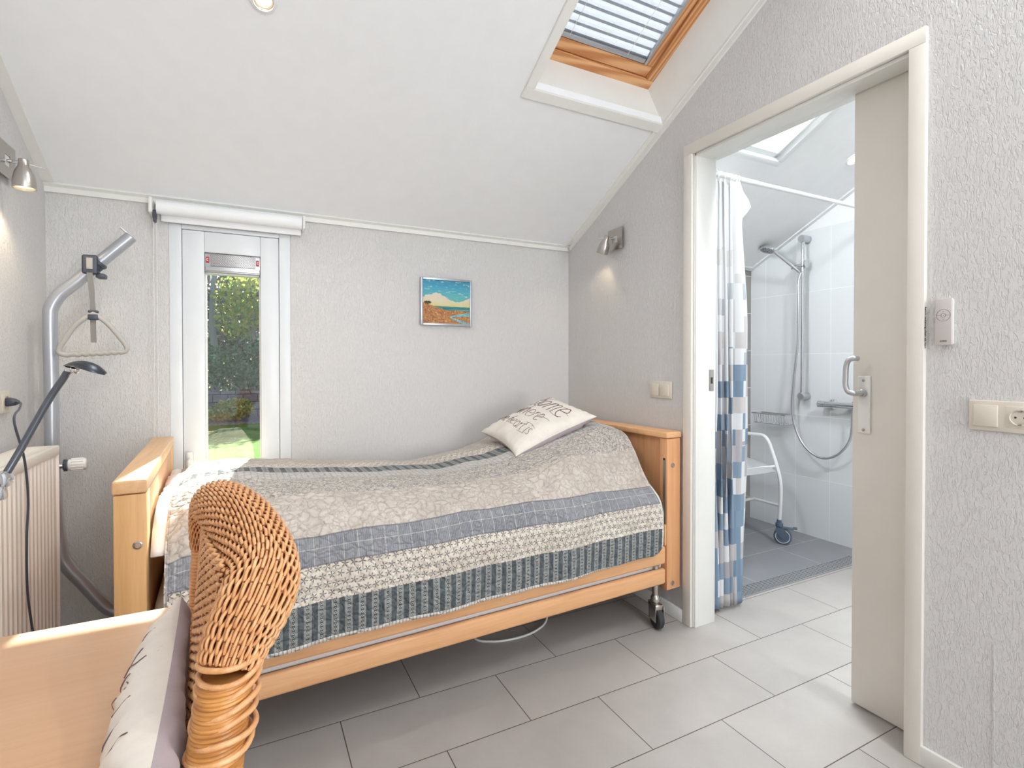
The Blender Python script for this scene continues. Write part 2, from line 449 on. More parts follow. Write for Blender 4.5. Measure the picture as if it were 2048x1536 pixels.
# baseboards
bm = new(); box(bm, XR - 0.014, XR, DY1 + 0.052, YB, 0, 0.062, None, 0.003)
struct(obj('baseboard_right', bm, M['paint'], keep=True), 'low white skirting board beneath the bed head', 'baseboard')
bm = new(); box(bm, XR - 0.014, XR, YF, DY0 - 0.046, 0, 0.062, None, 0.003)
struct(obj('baseboard_door', bm, M['paint'], keep=True), 'low white skirting board beside the door frame', 'baseboard')
bm = new(); box(bm, XL, XR - 0.014, YB - 0.012, YB, 0, 0.06, None, 0.003)
struct(obj('baseboard_back', bm, M['paint'], keep=True), 'low white skirting board under the window', 'baseboard')
# wallpaper seam / small raised joint low on the right wall
bm = new(); box(bm, XR - 0.0016, XR + 0.001, 0.673, 0.677, 0.06, 0.46)
struct(obj('trim_5', bm, M['wall'], keep=True, smooth=False), 'thin vertical joint low on the right wall', 'trim')

# ------------------------------------------------------------------ door frame and sliding door
fr = thing('trim_6', 'white painted door frame around the bathroom doorway', 'door frame', (XR, 1.34, 0), kind='structure')
AX = XR - 0.014
bm = new()
box(bm, AX, XR + 0.004, DY0 - 0.048, DY0, 0, DZ, None, 0.0025)
box(bm, AX, XR + 0.004, DY1, DY1 + 0.05, 0, DZ, None, 0.0025)
box(bm, AX, XR + 0.004, DY0 - 0.048, DY1 + 0.05, DZ, DZ + 0.05, None, 0.0025)
obj('architrave', bm, M['doorpaint'], fr)
bm = new()
box(bm, XR + 0.006, 2.0, DY1 - 0.012, DY1 + 0.012, 0, DZ + .005, None, 0.002)
box(bm, XR + 0.004, XR + 0.016, DY1 - 0.004, DY1 + 0.04, 0, DZ, None, 0.002)
obj('jamb', bm, M['paint'], fr)
bm = new()
box(bm, XR + 0.006, 1.96, DY0, DY1, DZ - 0.012, DZ + 0.01, None, 0.002)
box(bm, 1.955, 2.02, DY0 - .9, DY1, DZ - 0.004, DZ + 0.06, None, 0.002)
obj('head_lining', bm, M['paint'], fr)
bm = new(); box(bm, XR + 0.006, 1.955, DY0 - 0.012, DY0 + 0.001, 0, DZ, None, 0.001)
obj('closing_jamb', bm, M['paint'], fr)
bm = new(); box(bm, 1.955, 1.985, DY1 - 0.0155, DY1 - 0.0115, 1.12, 1.222, None, 0.001)
st = obj('strike_plate', bm, M['nickel'], fr); st['label'] = 'small metal strike plate'
bm = new(); box(bm, 1.964, 1.976, DY1 - 0.017, DY1 - 0.0152, 1.155, 1.185, None, 0.0005)
obj('strike_slot', bm, M['dark_hole'], st)
def text_mesh(body, size, T, extr=0.0004):
    cu = bpy.data.curves.new('lettering', 'FONT'); cu.body = body; cu.size = size; cu.extrude = extr
    cu.align_x = 'CENTER'; cu.align_y = 'CENTER'
    to = bpy.data.objects.new('lettering_source', cu)
    me = bpy.data.meshes.new_from_object(to)
    b = new(); b.from_mesh(me)
    for v in b.verts: v.co = T @ v.co
    bpy.data.objects.remove(to); bpy.data.meshes.remove(me); bpy.data.curves.remove(cu)
    return b
M['ink'] = plain('dark_print', C(48, 42, 42), 0.7)
Tt = Matrix(((0, 1, 0, AX + 0.0065), (0, 0, -1, DY0 - 0.0488), (-1, 0, 0, 1.361), (0, 0, 0, 1)))
b = text_mesh('Rolluik bediening alleen dit raam', 0.0098, Tt)
lt = obj('lettering', b, M['ink'], fr, smooth=False, fixn=False); lt['label'] = 'small black vertical lettering on the frame edge'

dr = thing('door_1', 'ivory sliding door half open in the bathroom doorway', 'door', (1.985, 0.72, 0.01), kind='structure')
bm = new(); box(bm, 1.962, 2.0, 0.18, 1.118, 0.01, DZ - 0.006, None, 0.003); obj('panel', bm, M['doorpaint'], dr)
bm = new(); box(bm, 1.9535, 1.9618, 1.055, 1.098, 1.0, 1.206, None, 0.004, 3)
pl = obj('handle_plate', bm, M['plastic'], dr); pl['label'] = 'white oblong lock plate'
for zz in (1.19, 1.013): bm = new(); lathe(bm, [(0.005, 0), (0.005, 0.0015), (0.003, 0.002)], axis_m((1.9536, 1.0765, zz), (-1, 0, 0)), 12); obj('screw', bm, M['nickel'], pl)
bm = new()
hx = 1.9
pts = spline([(1.955, 1.0765, 1.145), (1.925, 1.0765, 1.145), (hx + .004, 1.083, 1.145), (hx, 1.1, 1.152), (hx, 1.108, 1.175), (hx, 1.108, 1.2), (hx, 1.106, 1.24), (hx, 1.098, 1.262), (hx + .006, 1.083, 1.269), (hx + .02, 1.078, 1.267)], 5)
tube(bm, pts, 0.0092, 12); lathe(bm, [(0.013, 0), (0.013, 0.012), (0.0115, 0.014)], axis_m((1.9535, 1.0765, 1.145), (-1, 0, 0)), 16)
o = obj('door_handle', bm, M['alu'], dr); o['label'] = 'grey aluminium bent lever handle'

# ------------------------------------------------------------------ window_1 (back wall)
w1 = thing('window_1', 'narrow white window in the back wall looking onto the garden', 'window', (-0.074, YB, WZ0), kind='structure')
FY0, FY1 = YB + 0.002, YB + 0.1
SX0, SX1, SZ0, SZ1 = -0.282, 0.131, WZ0 + 0.05, 1.883
PX0, PX1, PZ0, PZ1 = -0.192, 0.048, 0.46, 1.785     # sight opening of the sash
bm = new()
box(bm, WX0, SX0 - .002, FY0, FY1, WZ0, WZ1, None, 0.003); box(bm, SX1 + .002, WX1, FY0, FY1, WZ0, WZ1, None, 0.003)
box(bm, SX0 - .002, SX1 + .002, FY0, FY1, WZ0, SZ0 - .002, None, 0.003); box(bm, SX0 - .002, SX1 + .002, FY0, FY1, SZ1 + .002, WZ1, None, 0.003)
obj('frame', bm, M['window_paint'], w1)
bm = new(); y0, y1 = YB + 0.008, YB + 0.075
box(bm, SX0, PX0, y0, y1, SZ0, SZ1, None, 0.003); box(bm, PX1, SX1, y0, y1, SZ0, SZ1, None, 0.003)
box(bm, PX0, PX1, y0, y1, SZ0, PZ0, None, 0.003); box(bm, PX0, PX1, y0, y1, PZ1, SZ1, None, 0.003)
sash = obj('sash', bm, M['window_paint'], w1)
bm = new(); g = 0.006
for a in ((PX0, PX0 + g), (PX1 - g, PX1)): box(bm, a[0], a[1], y0 + 0.028, y1, PZ0, 1.692, None, 0.001)
box(bm, PX0, PX1, y0 + 0.028, y1, 1.686, 1.695, None, 0.001); box(bm, PX0, PX1, y0 + 0.028, y1, PZ0, PZ0 + g, None, 0.001)
obj('glazing_bead', bm, M['plastic'], sash)
bm = new(); box(bm, PX0 + .001, PX1 - .001, y0 + 0.046, y0 + 0.05, PZ0 + .001, 1.69)
obj('pane', bm, M['glass'], sash, smooth=False)
# vent grille on top of the pane
bm = new(); box(bm, PX0 + .001, PX1 - .001, y0 + 0.01, y1 - .004, 1.695, PZ1 - .001, None, 0.002)
box(bm, PX0 + .003, PX1 - .003, y0 + 0.0, y0 + 0.012, 1.699, 1.718, None, 0.003)
vt = obj('ventilator', bm, M['alu'], w1); vt['label'] = 'aluminium ventilation grille above the glass'
nm = N('perforated_sheet'); vv = nm.coord(); xx, yy, zz = nm.sep(vv)
pa = nm.m('SUBTRACT', nm.m('FRACT', nm.m('DIVIDE', nm.m('ADD', xx, zz), 0.0078)), 0.5); pb = nm.m('SUBTRACT', nm.m('FRACT', nm.m('DIVIDE', nm.m('SUBTRACT', xx, zz), 0.0078)), 0.5)
dd = nm.m('SQRT', nm.m('ADD', nm.m('MULTIPLY', pa, pa), nm.m('MULTIPLY', pb, pb)))
hole = nm.lt(dd, 0.33)
nm.pbr(nm.mix(hole, C(200, 200, 200), C(70, 70, 72)), 0.4, nm.m('MULTIPLY', nm.m('SUBTRACT', 1.0, hole), 0.7), nm.bump(nm.m('SUBTRACT', 1.0, hole), 0.4, 0.002))
M['perf'] = nm.done()
bm = new(); box(bm, PX0 + 0.024, PX1 - 0.022, y0 + 0.004, y0 + 0.012, 1.722, PZ1 - 0.006, None, 0.002)
obj('grille', bm, M['perf'], vt)
for xa in (PX0 + 0.006, PX1 - 0.018):
    bm = new(); box(bm, xa, xa + 0.012, y0 + 0.003, y0 + 0.012, 1.737, 1.765, None, 0.001)
    o = obj('end_mark', bm, M['red'], vt); o['label'] = 'small red marker at the end of the grille'
bm = new()
for xa in (PX0 + 0.009, PX1 - 0.015): 
    box(bm, xa, xa + 0.006, y0 + 0.0015, y0 + 0.004, 1.745, 1.748); box(bm, xa, xa + 0.002, y0 + 0.0015, y0 + 0.004, 1.748, 1.756); box(bm, xa, xa + 0.006, y0 + 0.0015, y0 + 0.004, 1.755, 1.758)
obj('printed_sign', bm, M['plastic'], vt)
bm = new(); box(bm, -0.272, -0.242, y0 - 0.012, y0, 0.70, 0.836, None, 0.009, 3)
hb = obj('handle_base', bm, M['plastic'], w1)
bm = new(); tube(bm, spline([(-0.257, y0 - 0.01, 0.80), (-0.257, y0 - 0.04, 0.80), (-0.257, y0 - 0.05, 0.785), (-0.257, y0 - 0.05, 0.72), (-0.257, y0 - 0.048, 0.68)], 5), 0.0085, 12)
obj('window_handle', bm, M['plastic'], w1)

# roller blind above the window
rb = thing('roller_blind', 'white roller blind rolled up above the narrow window', 'blind', (-0.07, YB - 0.04, 1.89))
bm = new(); tube(bm, [(-0.372, YB - 0.05, 1.958), (0.236, YB - 0.05, 1.958)], 0.03, 28); obj('roller', bm, M['blind_white'], rb)
bm = new(); box(bm, -0.36, 0.235, YB - 0.026, YB - 0.018, 1.903, 1.96, None, 0.003); o = obj('bottom_bar', bm, M['blind_white'], rb)
bm = new(); box(bm, -0.40, -0.385, YB - 0.085, YB - 0.001, 1.925, 1.995, None, 0.006, 3); obj('bracket', bm, M['plastic'], rb)
bm = new(); box(bm, 0.238, 0.250, YB - 0.085, YB - 0.001, 1.925, 1.99, None, 0.005, 3); obj('bracket', bm, M['plastic'], rb)
bm = new(); lathe(bm, [(0.022, 0), (0.024, 0.004), (0.024, 0.010), (0.020, 0.013)], axis_m((-0.386, YB - 0.05, 1.922), (1, 0, 0)), 20)
box(bm, -0.385, -0.374, YB - 0.068, YB - 0.034, 1.888, 1.93, None, 0.004)
o = obj('chain_wheel', bm, M['dark_plastic'], rb); o['label'] = 'dark grey chain drive'
bm = new()
for dx in (-0.008, 0.008):
    zz = 1.915
    while zz > 0.86:
        sphere(bm, (-0.379 + dx * 0.8 * min(1, (1.95 - zz) * 2 + .4), YB - 0.05 + dx, zz), 0.0021, None, 6, 4); zz -= 0.0068
    tube(bm, [(-0.379 + dx * 0.5, YB - 0.05 + dx, 1.915), (-0.379 + dx * 0.8, YB - 0.05 + dx, 0.86)], 0.0008, 5)
obj('bead_chain', bm, M['plastic'], rb)

# ------------------------------------------------------------------ window_2: roof window in the bedroom
w2 = thing('window_2', 'roof window with pine frame set in the sloping ceiling', 'window', (1.49, 1.6, zc(1.6)), kind='structure')
WYL = 2.024; LIFT = 0.2                      # lower outer edge of the wooden frame and its height over the ceiling line
zw = lambda y: zc(y) + LIFT
bm = new()
UX0, UX1, UY0 = 1.06, 1.796, 0.72
def rq(a, b, c, d, t=V((0, 0, 0.0))): quad(bm, a, b, c, d)
# splayed white reveals
rq((S1X0, S1Y1, zc(S1Y1)), (S1X1, S1Y1, zc(S1Y1)), (UX1, WYL, zw(WYL)), (UX0, WYL, zw(WYL)))
rq((S1X1, S1Y1, zc(S1Y1)), (S1X1, S1Y0, zc(S1Y0)), (UX1, UY0, zw(UY0)), (UX1, WYL, zw(WYL)))
rq((S1X0, S1Y1, zc(S1Y1)), (S1X0, S1Y0, zc(S1Y0)), (UX0, UY0, zw(UY0)), (UX0, WYL, zw(WYL)))
rq((S1X0, S1Y0, zc(S1Y0)), (S1X1, S1Y0, zc(S1Y0)), (UX1, UY0, zw(UY0)), (UX0, UY0, zw(UY0)))
bmesh.ops.remove_doubles(bm, verts=bm.verts[:], dist=0.0005)
bmesh.ops.solidify(bm, geom=bm.faces[:], thickness=0.004)
obj('reveal', bm, M['paint'], w2, smooth=False)
TW = slopeT(0, WYL); TW.translation = V((0, WYL, zw(WYL)))
SLEN = (WYL - UY0) / math.cos(ANG)
bm = new(); fw = 0.043
box(bm, UX0 - .01, UX1 + .006, -0.008, fw, 0.0, 0.06, TW, 0.003)
o = obj('frame_bottom_rail', bm, M['pine'], w2); o['label'] = 'lower pine frame rail'
bm = new()
box(bm, UX1 - fw, UX1 + .006, fw, SLEN, 0.0, 0.06, TW, 0.003); box(bm, UX0 - .01, UX0 + fw, fw, SLEN, 0.0, 0.06, TW, 0.003)
obj('frame_side_rail', bm, M['pine_up'], w2)
bm = new(); s0 = fw + 0.004; sw = 0.055
box(bm, UX0 + fw + .003, UX1 - fw - .003, s0, s0 + sw, 0.012, 0.07, TW, 0.003)
sa = obj('sash_bottom_rail', bm, M['pine'], w2)
bm = new()
box(bm, UX1 - fw - .003 - 0.042, UX1 - fw - .003, s0 + sw, SLEN - .05, 0.012, 0.07, TW, 0.003); box(bm, UX0 + fw + .003, UX0 + fw + 0.045, s0 + sw, SLEN - .05, 0.012, 0.07, TW, 0.003)
obj('sash_side_rail', bm, M['pine_up'], w2)
BX0, BX1 = UX0 + fw + 0.045, UX1 - fw - 0.045
bm = new(); box(bm, BX0, BX1, s0 + sw, SLEN - .05, 0.058, 0.062, TW); obj('pane', bm, M['glass'], w2, smooth=False)
bm = new(); box(bm, UX0, UX1, SLEN - .05, SLEN, 0, 0.06, TW); obj('frame_top_rail', bm, M['pine'], w2)

vb = thing('venetian_blind', 'silvery venetian blind with closed slats in the roof window', 'blind', TW @ V(((BX0 + BX1) / 2, s0 + sw, 0.03)))
n = N('pale_silver_slat'); v = n.coord()
d_ = n.node('ShaderNodeBsdfPrincipled'); n.put(d_.inputs[0], n.mix(n.noise(v, 20.0), C(196, 201, 210), C(206, 211, 219))); d_.inputs['Roughness'].default_value = 0.35
t_ = n.node('ShaderNodeBsdfTranslucent'); t_.inputs[0].default_value = C(190, 205, 225); x_ = n.node('ShaderNodeMixShader'); x_.inputs[0].default_value = 0.012
n.t.links.new(d_.outputs[0], x_.inputs[1]); n.t.links.new(t_.outputs[0], x_.inputs[2]); n.t.links.new(x_.outputs[0], n.out.inputs[0]); M['slat'] = n.done()
bm = new()
box(bm, BX1 - 0.016, BX1 - 0.001, s0 + sw + .002, SLEN - .06, 0.006, 0.045, TW, 0.002); box(bm, BX0 + 0.001, BX0 + 0.016, s0 + sw + .002, SLEN - .06, 0.006, 0.045, TW, 0.002)
obj('guide_channel', bm, M['alu'], vb)
bm = new(); box(bm, BX0 + .018, BX1 - .018, s0 + sw + .003, s0 + sw + .024, 0.008, 0.035, TW, 0.003); obj('bottom_bar', bm, M['alu'], vb)
s = s0 + sw + 0.046; k = 0
while s < SLEN - 0.1:
    bm = new()
    n_ = 6; ring = []
    for i in range(n_ + 1):
        t = i / n_ - 0.5
        ds = t * 0.047; dn = 0.022 + t * 0.007 - 0.0045 * (1 - 4 * t * t)
        ring.append((s + ds, dn))
    top = [bm.verts.new(TW @ V((BX0 + .018, a, c))) for a, c in ring]; bot = [bm.verts.new(TW @ V((BX1 - .018, a, c))) for a, c in ring]
    for i in range(n_): bm.faces.new((top[i], top[i + 1], bot[i + 1], bot[i]))
    bmesh.ops.solidify(bm, geom=bm.faces[:], thickness=0.0012)
    obj('slat', bm, M['slat'], vb)
    s += 0.040; k += 1
bm = new()
for xa in (BX0 + 0.11, BX1 - 0.13): tube(bm, [TW @ V((xa, s0 + sw + 0.02, 0.004)), TW @ V((xa, SLEN - 0.1, 0.004))], 0.0011, 6)
obj('ladder_cord', bm, M['plastic'], vb)

# ------------------------------------------------------------------ window_3: roof window in the bathroom
w3 = thing('window_3', 'bright white roof window in the bathroom ceiling', 'window', (2.43, 1.5, zc(1.5)), kind='structure')
bm = new(); c_ = math.cos(ANG); a0 = (YB - S3Y1) / c_; a1 = (YB - S3Y0) / c_
box(bm, S3X0 - .035, S3X1 + .035, a0 - 0.035, a0, -0.03, 0.0, T0, 0.003); box(bm, S3X0 - .035, S3X1 + .035, a1, a1 + .03, -0.03, 0.0, T0, 0.003)
box(bm, S3X0 - .035, S3X0, a0, a1, -0.03, 0.0, T0, 0.003); box(bm, S3X1, S3X1 + .035, a0, a1, -0.03, 0.0, T0, 0.003)
obj('casing', bm, M['white_metal'], w3)
bm = new()
box(bm, S3X0, S3X1, a0, a0 + 0.03, 0.0, 0.16, T0); box(bm, S3X0, S3X1, a1 - 0.03, a1, 0.0, 0.16, T0)
box(bm, S3X0, S3X0 + .02, a0, a1, 0.0, 0.16, T0); box(bm, S3X1 - .02, S3X1, a0, a1, 0.0, 0.16, T0)
obj('frame', bm, M['white_metal'], w3, smooth=False)
bm = new(); box(bm, S3X0 + .02, S3X1 - .02, a0 + .03, a1 - .03, 0.12, 0.124, T0); obj('pane', bm, M['glass'], w3, smooth=False)

# ------------------------------------------------------------------ small wall fittings
def wall_lamp(label, P0, nx, head_top, head_dir, pin_dir, size, mat, group):
    """P0 plate centre on the wall, nx +1/-1 into the room"""
    t = thing('wall_lamp', label, 'lamp', (P0[0], P0[1], P0[2] - 0.06), group)
    bm = new(); w, h = size
    xa, xb = sorted((P0[0] + nx * 0.0, P0[0] + nx * 0.016)); 
    box(bm, xa, xb, P0[1] - w * 0.36, P0[1] + w * 0.36, P0[2] - h * 0.4, P0[2] + h * 0.4, None, 0.002)
    o = obj('wall_box', bm, M['chrome'], t)
    bm = new(); xa, xb = sorted((P0[0] + nx * 0.016, P0[0] + nx * 0.02)); hw, hh = w / 2, h / 2; iw, ih = w * 0.17, h * 0.17
    for a in ((-hw, -iw, -hh, hh), (iw, hw, -hh, hh), (-iw, iw, -hh, -ih), (-iw, iw, ih, hh)):
        box(bm, xa, xb, P0[1] + a[0], P0[1] + a[1], P0[2] + a[2], P0[2] + a[3])
    bmesh.ops.remove_doubles(bm, verts=bm.verts[:], dist=1e-5)
    obj('mounting_plate', bm, mat, t, smooth=False)
    bm = new(); box(bm, *sorted((P0[0] + nx * 0.0162, P0[0] + nx * 0.0172)), P0[1] - iw + .001, P0[1] + iw - .001, P0[2] - ih + .001, P0[2] + ih - .001)
    obj('inlay', bm, M['plastic'], t, smooth=False)
    H = V(head_top); D = V(head_dir).normalized()
    bm = new(); tube(bm, [V((P0[0] + nx * 0.016, P0[1], P0[2])), V((P0[0] + nx * 0.035, P0[1], P0[2])), H + D * 0.012 - V((nx * 0.01, 0, 0))], 0.0065, 12)
    sphere(bm, H + D * 0.012, 0.012); obj('arm', bm, M['chrome'], t)
    T = axis_m(H, D); bm = new()
    lathe(bm, [(0.013, 0.0), (0.0145, 0.002), (0.0145, 0.018), (0.0165, 0.024), (0.0225, 0.036), (0.0275, 0.05), (0.0305, 0.066), (0.0325, 0.086), (0.0325, 0.1), (0.031, 0.1), (0.0305, 0.088), (0.026, 0.066), (0.018, 0.045)], T, 28, True, False)
    hd = obj('shade', bm, mat, t)
    bm = new(); lathe(bm, [(0.0285, 0.088), (0.029, 0.092), (0.02, 0.0945), (0.008, 0.0955)], T, 20, False, True); obj('bulb', bm, M['bulb'], hd)
    bm = new(); tube(bm, [H + D * 0.012, H + D * 0.012 + V(pin_dir)], 0.003, 8); obj('adjusting_pin', bm, M['chrome'], t)
    return t, H + D * 0.115, D
lampA = wall_lamp('nickel wall spot lamp pointing straight down above the radiator', (XL, 2.415, 1.962), 1, (-0.692, 2.352, 1.955), (0.02, 0, -1), (0.052, 0.016, -0.005), (0.13, 0.118), M['nickel'], 'matching wall spots')
lampB = wall_lamp('nickel wall spot lamp beside the doorway tilted over the bed pillow', (XR, 2.35, 1.955), -1, (1.79, 2.35, 1.968), (-0.02, 0.42, -0.88), (-0.02, 0.055, 0.008), (0.128, 0.118), M['nickel'], 'matching wall spots')

cs = thing('ceiling_spot', 'round recessed spot lamp in the sloping ceiling', 'lamp', (0.047, 1.935, zc(1.935) - .01))
Tc = slopeT(0.047, 1.938); Tc = Tc @ Matrix.Rotation(PI, 4, 'X')
bm = new(); lathe(bm, [(0.030, -0.004), (0.030, 0.004), (0.033, 0.009), (0.042, 0.006), (0.044, 0.0)], Tc, 32, False, False); obj('rim', bm, M['white_metal'], cs)
bm = new(); lathe(bm, [(0.0295, 0.005), (0.0275, 0.001), (0.026, 0.0005)], Tc, 28, False, False); o = obj('lamp_ring', bm, M['nickel'], cs)
bm = new(); lathe(bm, [(0.0265, 0.0008), (0.018, 0.003), (0.006, 0.004)], Tc, 24, False, True); obj('bulb', bm, M['bulb'], cs)

def rocker(bm, x, nx, y0, y1, z0, z1):
    box(bm, *sorted((x, x + nx * 0.006)), y0, y1, z0, z1, None, 0.0015)
sw = thing('light_switch', 'cream double rocker switch on the wall beside the doorway', 'switch', (XR, 1.998, 1.075))
bm = new(); box(bm, XR - 0.009, XR, 1.92, 2.077, 1.076, 1.161, None, 0.003, 3); obj('cover_frame', bm, M['cream_plastic'], sw)
for a in ((1.936, 1.994), (2.003, 2.061)):
    bm = new(); rocker(bm, XR - 0.0088, -1, a[0], a[1], 1.089, 1.148); obj('rocker', bm, M['cream_plastic'], sw)

def socket_face(parent, x, nx, yc, zc_):
    bm = new(); T = axis_m((x + nx * 0.0088, yc, zc_), (nx, 0, 0))
    lathe(bm, [(0.0225, 0.0035), (0.0205, 0.0035), (0.0195, -0.0), (0.018, -0.0006)], T, 28, False, True)
    f = obj('socket_insert', bm, M['cream_plastic'], parent)
    for dy in (-0.0095, 0.0095):
        bm = new(); lathe(bm, [(0.0028, 0.0), (0.0028, 0.0008)], axis_m((x + nx * 0.0088, yc + dy, zc_), (nx, 0, 0)), 10); obj('pin_hole', bm, M['dark_hole'], f)
    for dz in (-0.019, 0.019):
        bm = new(); box(bm, *sorted((x + nx * 0.009, x + nx * 0.0128)), yc - 0.004, yc + 0.004, zc_ + dz - 0.002, zc_ + dz + 0.002, None, 0.0006); obj('earth_clip', bm, M['nickel'], f)
sk = thing('switch_and_socket', 'cream combined switch and power socket on the right wall', 'socket', (XR, 0.655, 1.06))
bm = new(); box(bm, XR - 0.009, XR, 0.577, 0.735, 1.06, 1.146, None, 0.003, 3); obj('cover_frame', bm, M['cream_plastic'], sk)
bm = new(); rocker(bm, XR - 0.0088, -1, 0.668, 0.722, 1.073, 1.133); obj('rocker', bm, M['cream_plastic'], sk)
bm = new(); box(bm, XR - 0.0105, XR - 0.0085, 0.592, 0.652, 1.073, 1.133, None, 0.001); obj('socket_plate', bm, M['cream_plastic'], sk)
socket_face(sk, XR - .0015, -1, 0.622, 1.103)
s2 = thing('wall_socket', 'cream power socket above the radiator with dark cord plugged in', 'socket', (XL, 2.4, 1.08))
bm = new(); box(bm, XL, XL + 0.01, 2.27, 2.442, 1.08, 1.158, None, 0.003, 3); obj('cover_frame', bm, M['cream_plastic'], s2)
bm = new(); box(bm, XL + 0.0095, XL + 0.0115, 2.372, 2.43, 1.09, 1.148, None, 0.001); obj('socket_plate', bm, M['cream_plastic'], s2)
socket_face(s2, XL + .002, 1, 2.402, 1.119)

rm = thing('remote_control', 'slim grey remote control in a wall holder beside the door frame', 'remote control', (XR, 0.8, 1.305))
M['remote'] = plain('silver_grey_plastic', C(202, 196, 194), 0.4)
bm = new(); box(bm, XR - 0.008, XR, 0.774, 0.812, 1.308, 1.442, None, 0.002); obj('wall_holder', bm, M['plastic'], rm)
bm = new(); box(bm, XR - 0.018, XR - 0.008, 0.7725, 0.8155, 1.3055, 1.4445, None, 0.0025, 3); bd = obj('body', bm, M['remote'], rm)
bm = new(); Tr = axis_m((XR - 0.018, 0.794, 1.394), (-1, 0, 0))
for r_ in (0.0175, 0.0058): tube(bm, [Tr @ V((math.cos(k * PI / 24) * r_, math.sin(k * PI / 24) * r_, 0.0002)) for k in range(48)], 0.0004, 6, True)
for s_ in (-1, 1): box(bm, XR - 0.0184, XR - 0.0178, *sorted((0.794 + s_ * 0.006, 0.794 + s_ * 0.0172)), 1.3937, 1.3943)
for s_ in (-1, 1): box(bm, XR - 0.0184, XR - 0.0178, 0.7927, 0.7953, 1.394 + s_ * 0.0115 - .0006, 1.394 + s_ * 0.0115 + .0006)
box(bm, XR - 0.0184, XR - 0.0178, 0.7932, 0.7948, 1.3932, 1.3948)
o = obj('button_ring', bm, M['ink'], bd); o['label'] = 'round control button outlined in dark grey'
bm = new(); box(bm, XR - 0.0183, XR - 0.0178, 0.7855, 0.8015, 1.3145, 1.3195); bq = obj('badge', bm, M['ink'], bd, smooth=False)
b = text_mesh('VELUX', 0.0048, Matrix(((0, 0, -1, XR - 0.0185), (-1, 0, 0, 0.7935), (0, 1, 0, 1.317), (0, 0, 0, 1))), 0.0001)
obj('badge_lettering', b, M['plastic'], bq, smooth=False, fixn=False)

# ------------------------------------------------------------------ painting
pt = thing('painting', 'small framed beach and dune painting on the back wall', 'painting', (1.015, YB, 1.47))
px0, px1, pz0, pz1 = 0.861, 1.172, 1.472, 1.744
bm = new(); fwid = 0.012
for a in ((px0, px0 + fwid, pz0, pz1), (px1 - fwid, px1, pz0, pz1), (px0 + fwid, px1 - fwid, pz0, pz0 + fwid), (px0 + fwid, px1 - fwid, pz1 - fwid, pz1)):
    box(bm, a[0], a[1], YB - 0.022, YB - 0.001, a[2], a[3], None, 0.0015)
obj('frame', bm, M['silver_paint'], pt)
n = N('beach_painting'); u, v, _z = n.sep(n.uv())
P3 = n.comb(u, v, 0.0)
warp = n.noise(P3, 9.0, 4.0, 0.6); w2_ = n.noise(n.mapv(P3, (3, 14, 1)), 2.2, 4.0, 0.6)
sky = n.ramp(n.m('ADD', v, n.m('MULTIPLY', n.m('SUBTRACT', w2_, 0.5), 0.25)), [(0.6, C(96, 178, 178)), (0.8, C(70, 160, 186)), (1.0, C(52, 138, 172))])
wisp = n.m('MULTIPLY', n.sm(n.noise(n.mapv(P3, (4, 12, 1), (2, 3, 0)), 1.8, 5.0, 0.65), 0.55, 0.66), 0.75)
sky = n.mix(wisp, sky, C(196, 222, 206))
edge = n.m('ADD', n.m('ADD', 0.66, n.m('MULTIPLY', n.m('SINE', n.m('ADD', n.m('MULTIPLY', u, 8.2), -0.9)), 0.07)), n.m('ADD', n.m('MULTIPLY', u, -0.12), n.m('MULTIPLY', n.m('SUBTRACT', warp, 0.5), 0.16)))
cloudc = n.ramp(n.m('ADD', v, n.m('MULTIPLY', n.m('SUBTRACT', warp, 0.5), 0.3)), [(0.38, C(214, 200, 128)), (0.52, C(216, 206, 176)), (0.72, C(214, 204, 190))])
c = n.mix(n.lt(v, edge), sky, cloudc)
seal = n.m('SUBTRACT', 0.40, n.m('MULTIPLY', n.m('SUBTRACT', w2_, 0.5), 0.01))
sea = n.ramp(n.noise(n.mapv(P3, (2, 40, 1)), 1.5, 3.0), [(0.35, C(24, 84, 96)), (0.6, C(60, 150, 150)), (0.75, C(226, 214, 170))])
c = n.mix(n.lt(v, seal), c, sea)
dune = n.m('ADD', n.m('SUBTRACT', 0.475, n.m('MULTIPLY', u, 0.34)), n.m('MULTIPLY', n.m('SUBTRACT', warp, 0.5), 0.07))
dune = n.m('MAXIMUM', dune, n.m('SUBTRACT', 0.31, n.m('MULTIPLY', n.m('SUBTRACT', w2_, 0.5), 0.06)))
sp = n.m('ADD', n.m('MULTIPLY', n.noise(P3, 26.0, 4.0, 0.75, 0.8), 0.75), n.m('MULTIPLY', n.noise(P3, 7.0, 2.0), 0.25))
sand = n.ramp(sp, [(0.34, C(96, 62, 40)), (0.46, C(164, 104, 60)), (0.58, C(196, 146, 92)), (0.7, C(232, 206, 160))])
c = n.mix(n.lt(v, dune), c, sand)
bdx = n.m('DIVIDE', n.m('SUBTRACT', u, 0.10), 0.085); bdy = n.m('DIVIDE', n.m('SUBTRACT', v, 0.475), 0.04)
bush = n.lt(n.m('ADD', n.m('ADD', n.m('MULTIPLY', bdx, bdx), n.m('MULTIPLY', bdy, bdy)), n.m('MULTIPLY', n.m('SUBTRACT', n.noise(P3, 34.0, 3.0, 0.7), 0.5), 3.0)), 0.8)
c = n.mix(bush, c, C(70, 66, 44))
vc = n.m('ADD', 0.145, n.m('MULTIPLY', n.m('SINE', n.m('MULTIPLY', n.m('SUBTRACT', u, 0.6), 2.4)), 0.0))
du = n.m('SUBTRACT', u, 0.57)
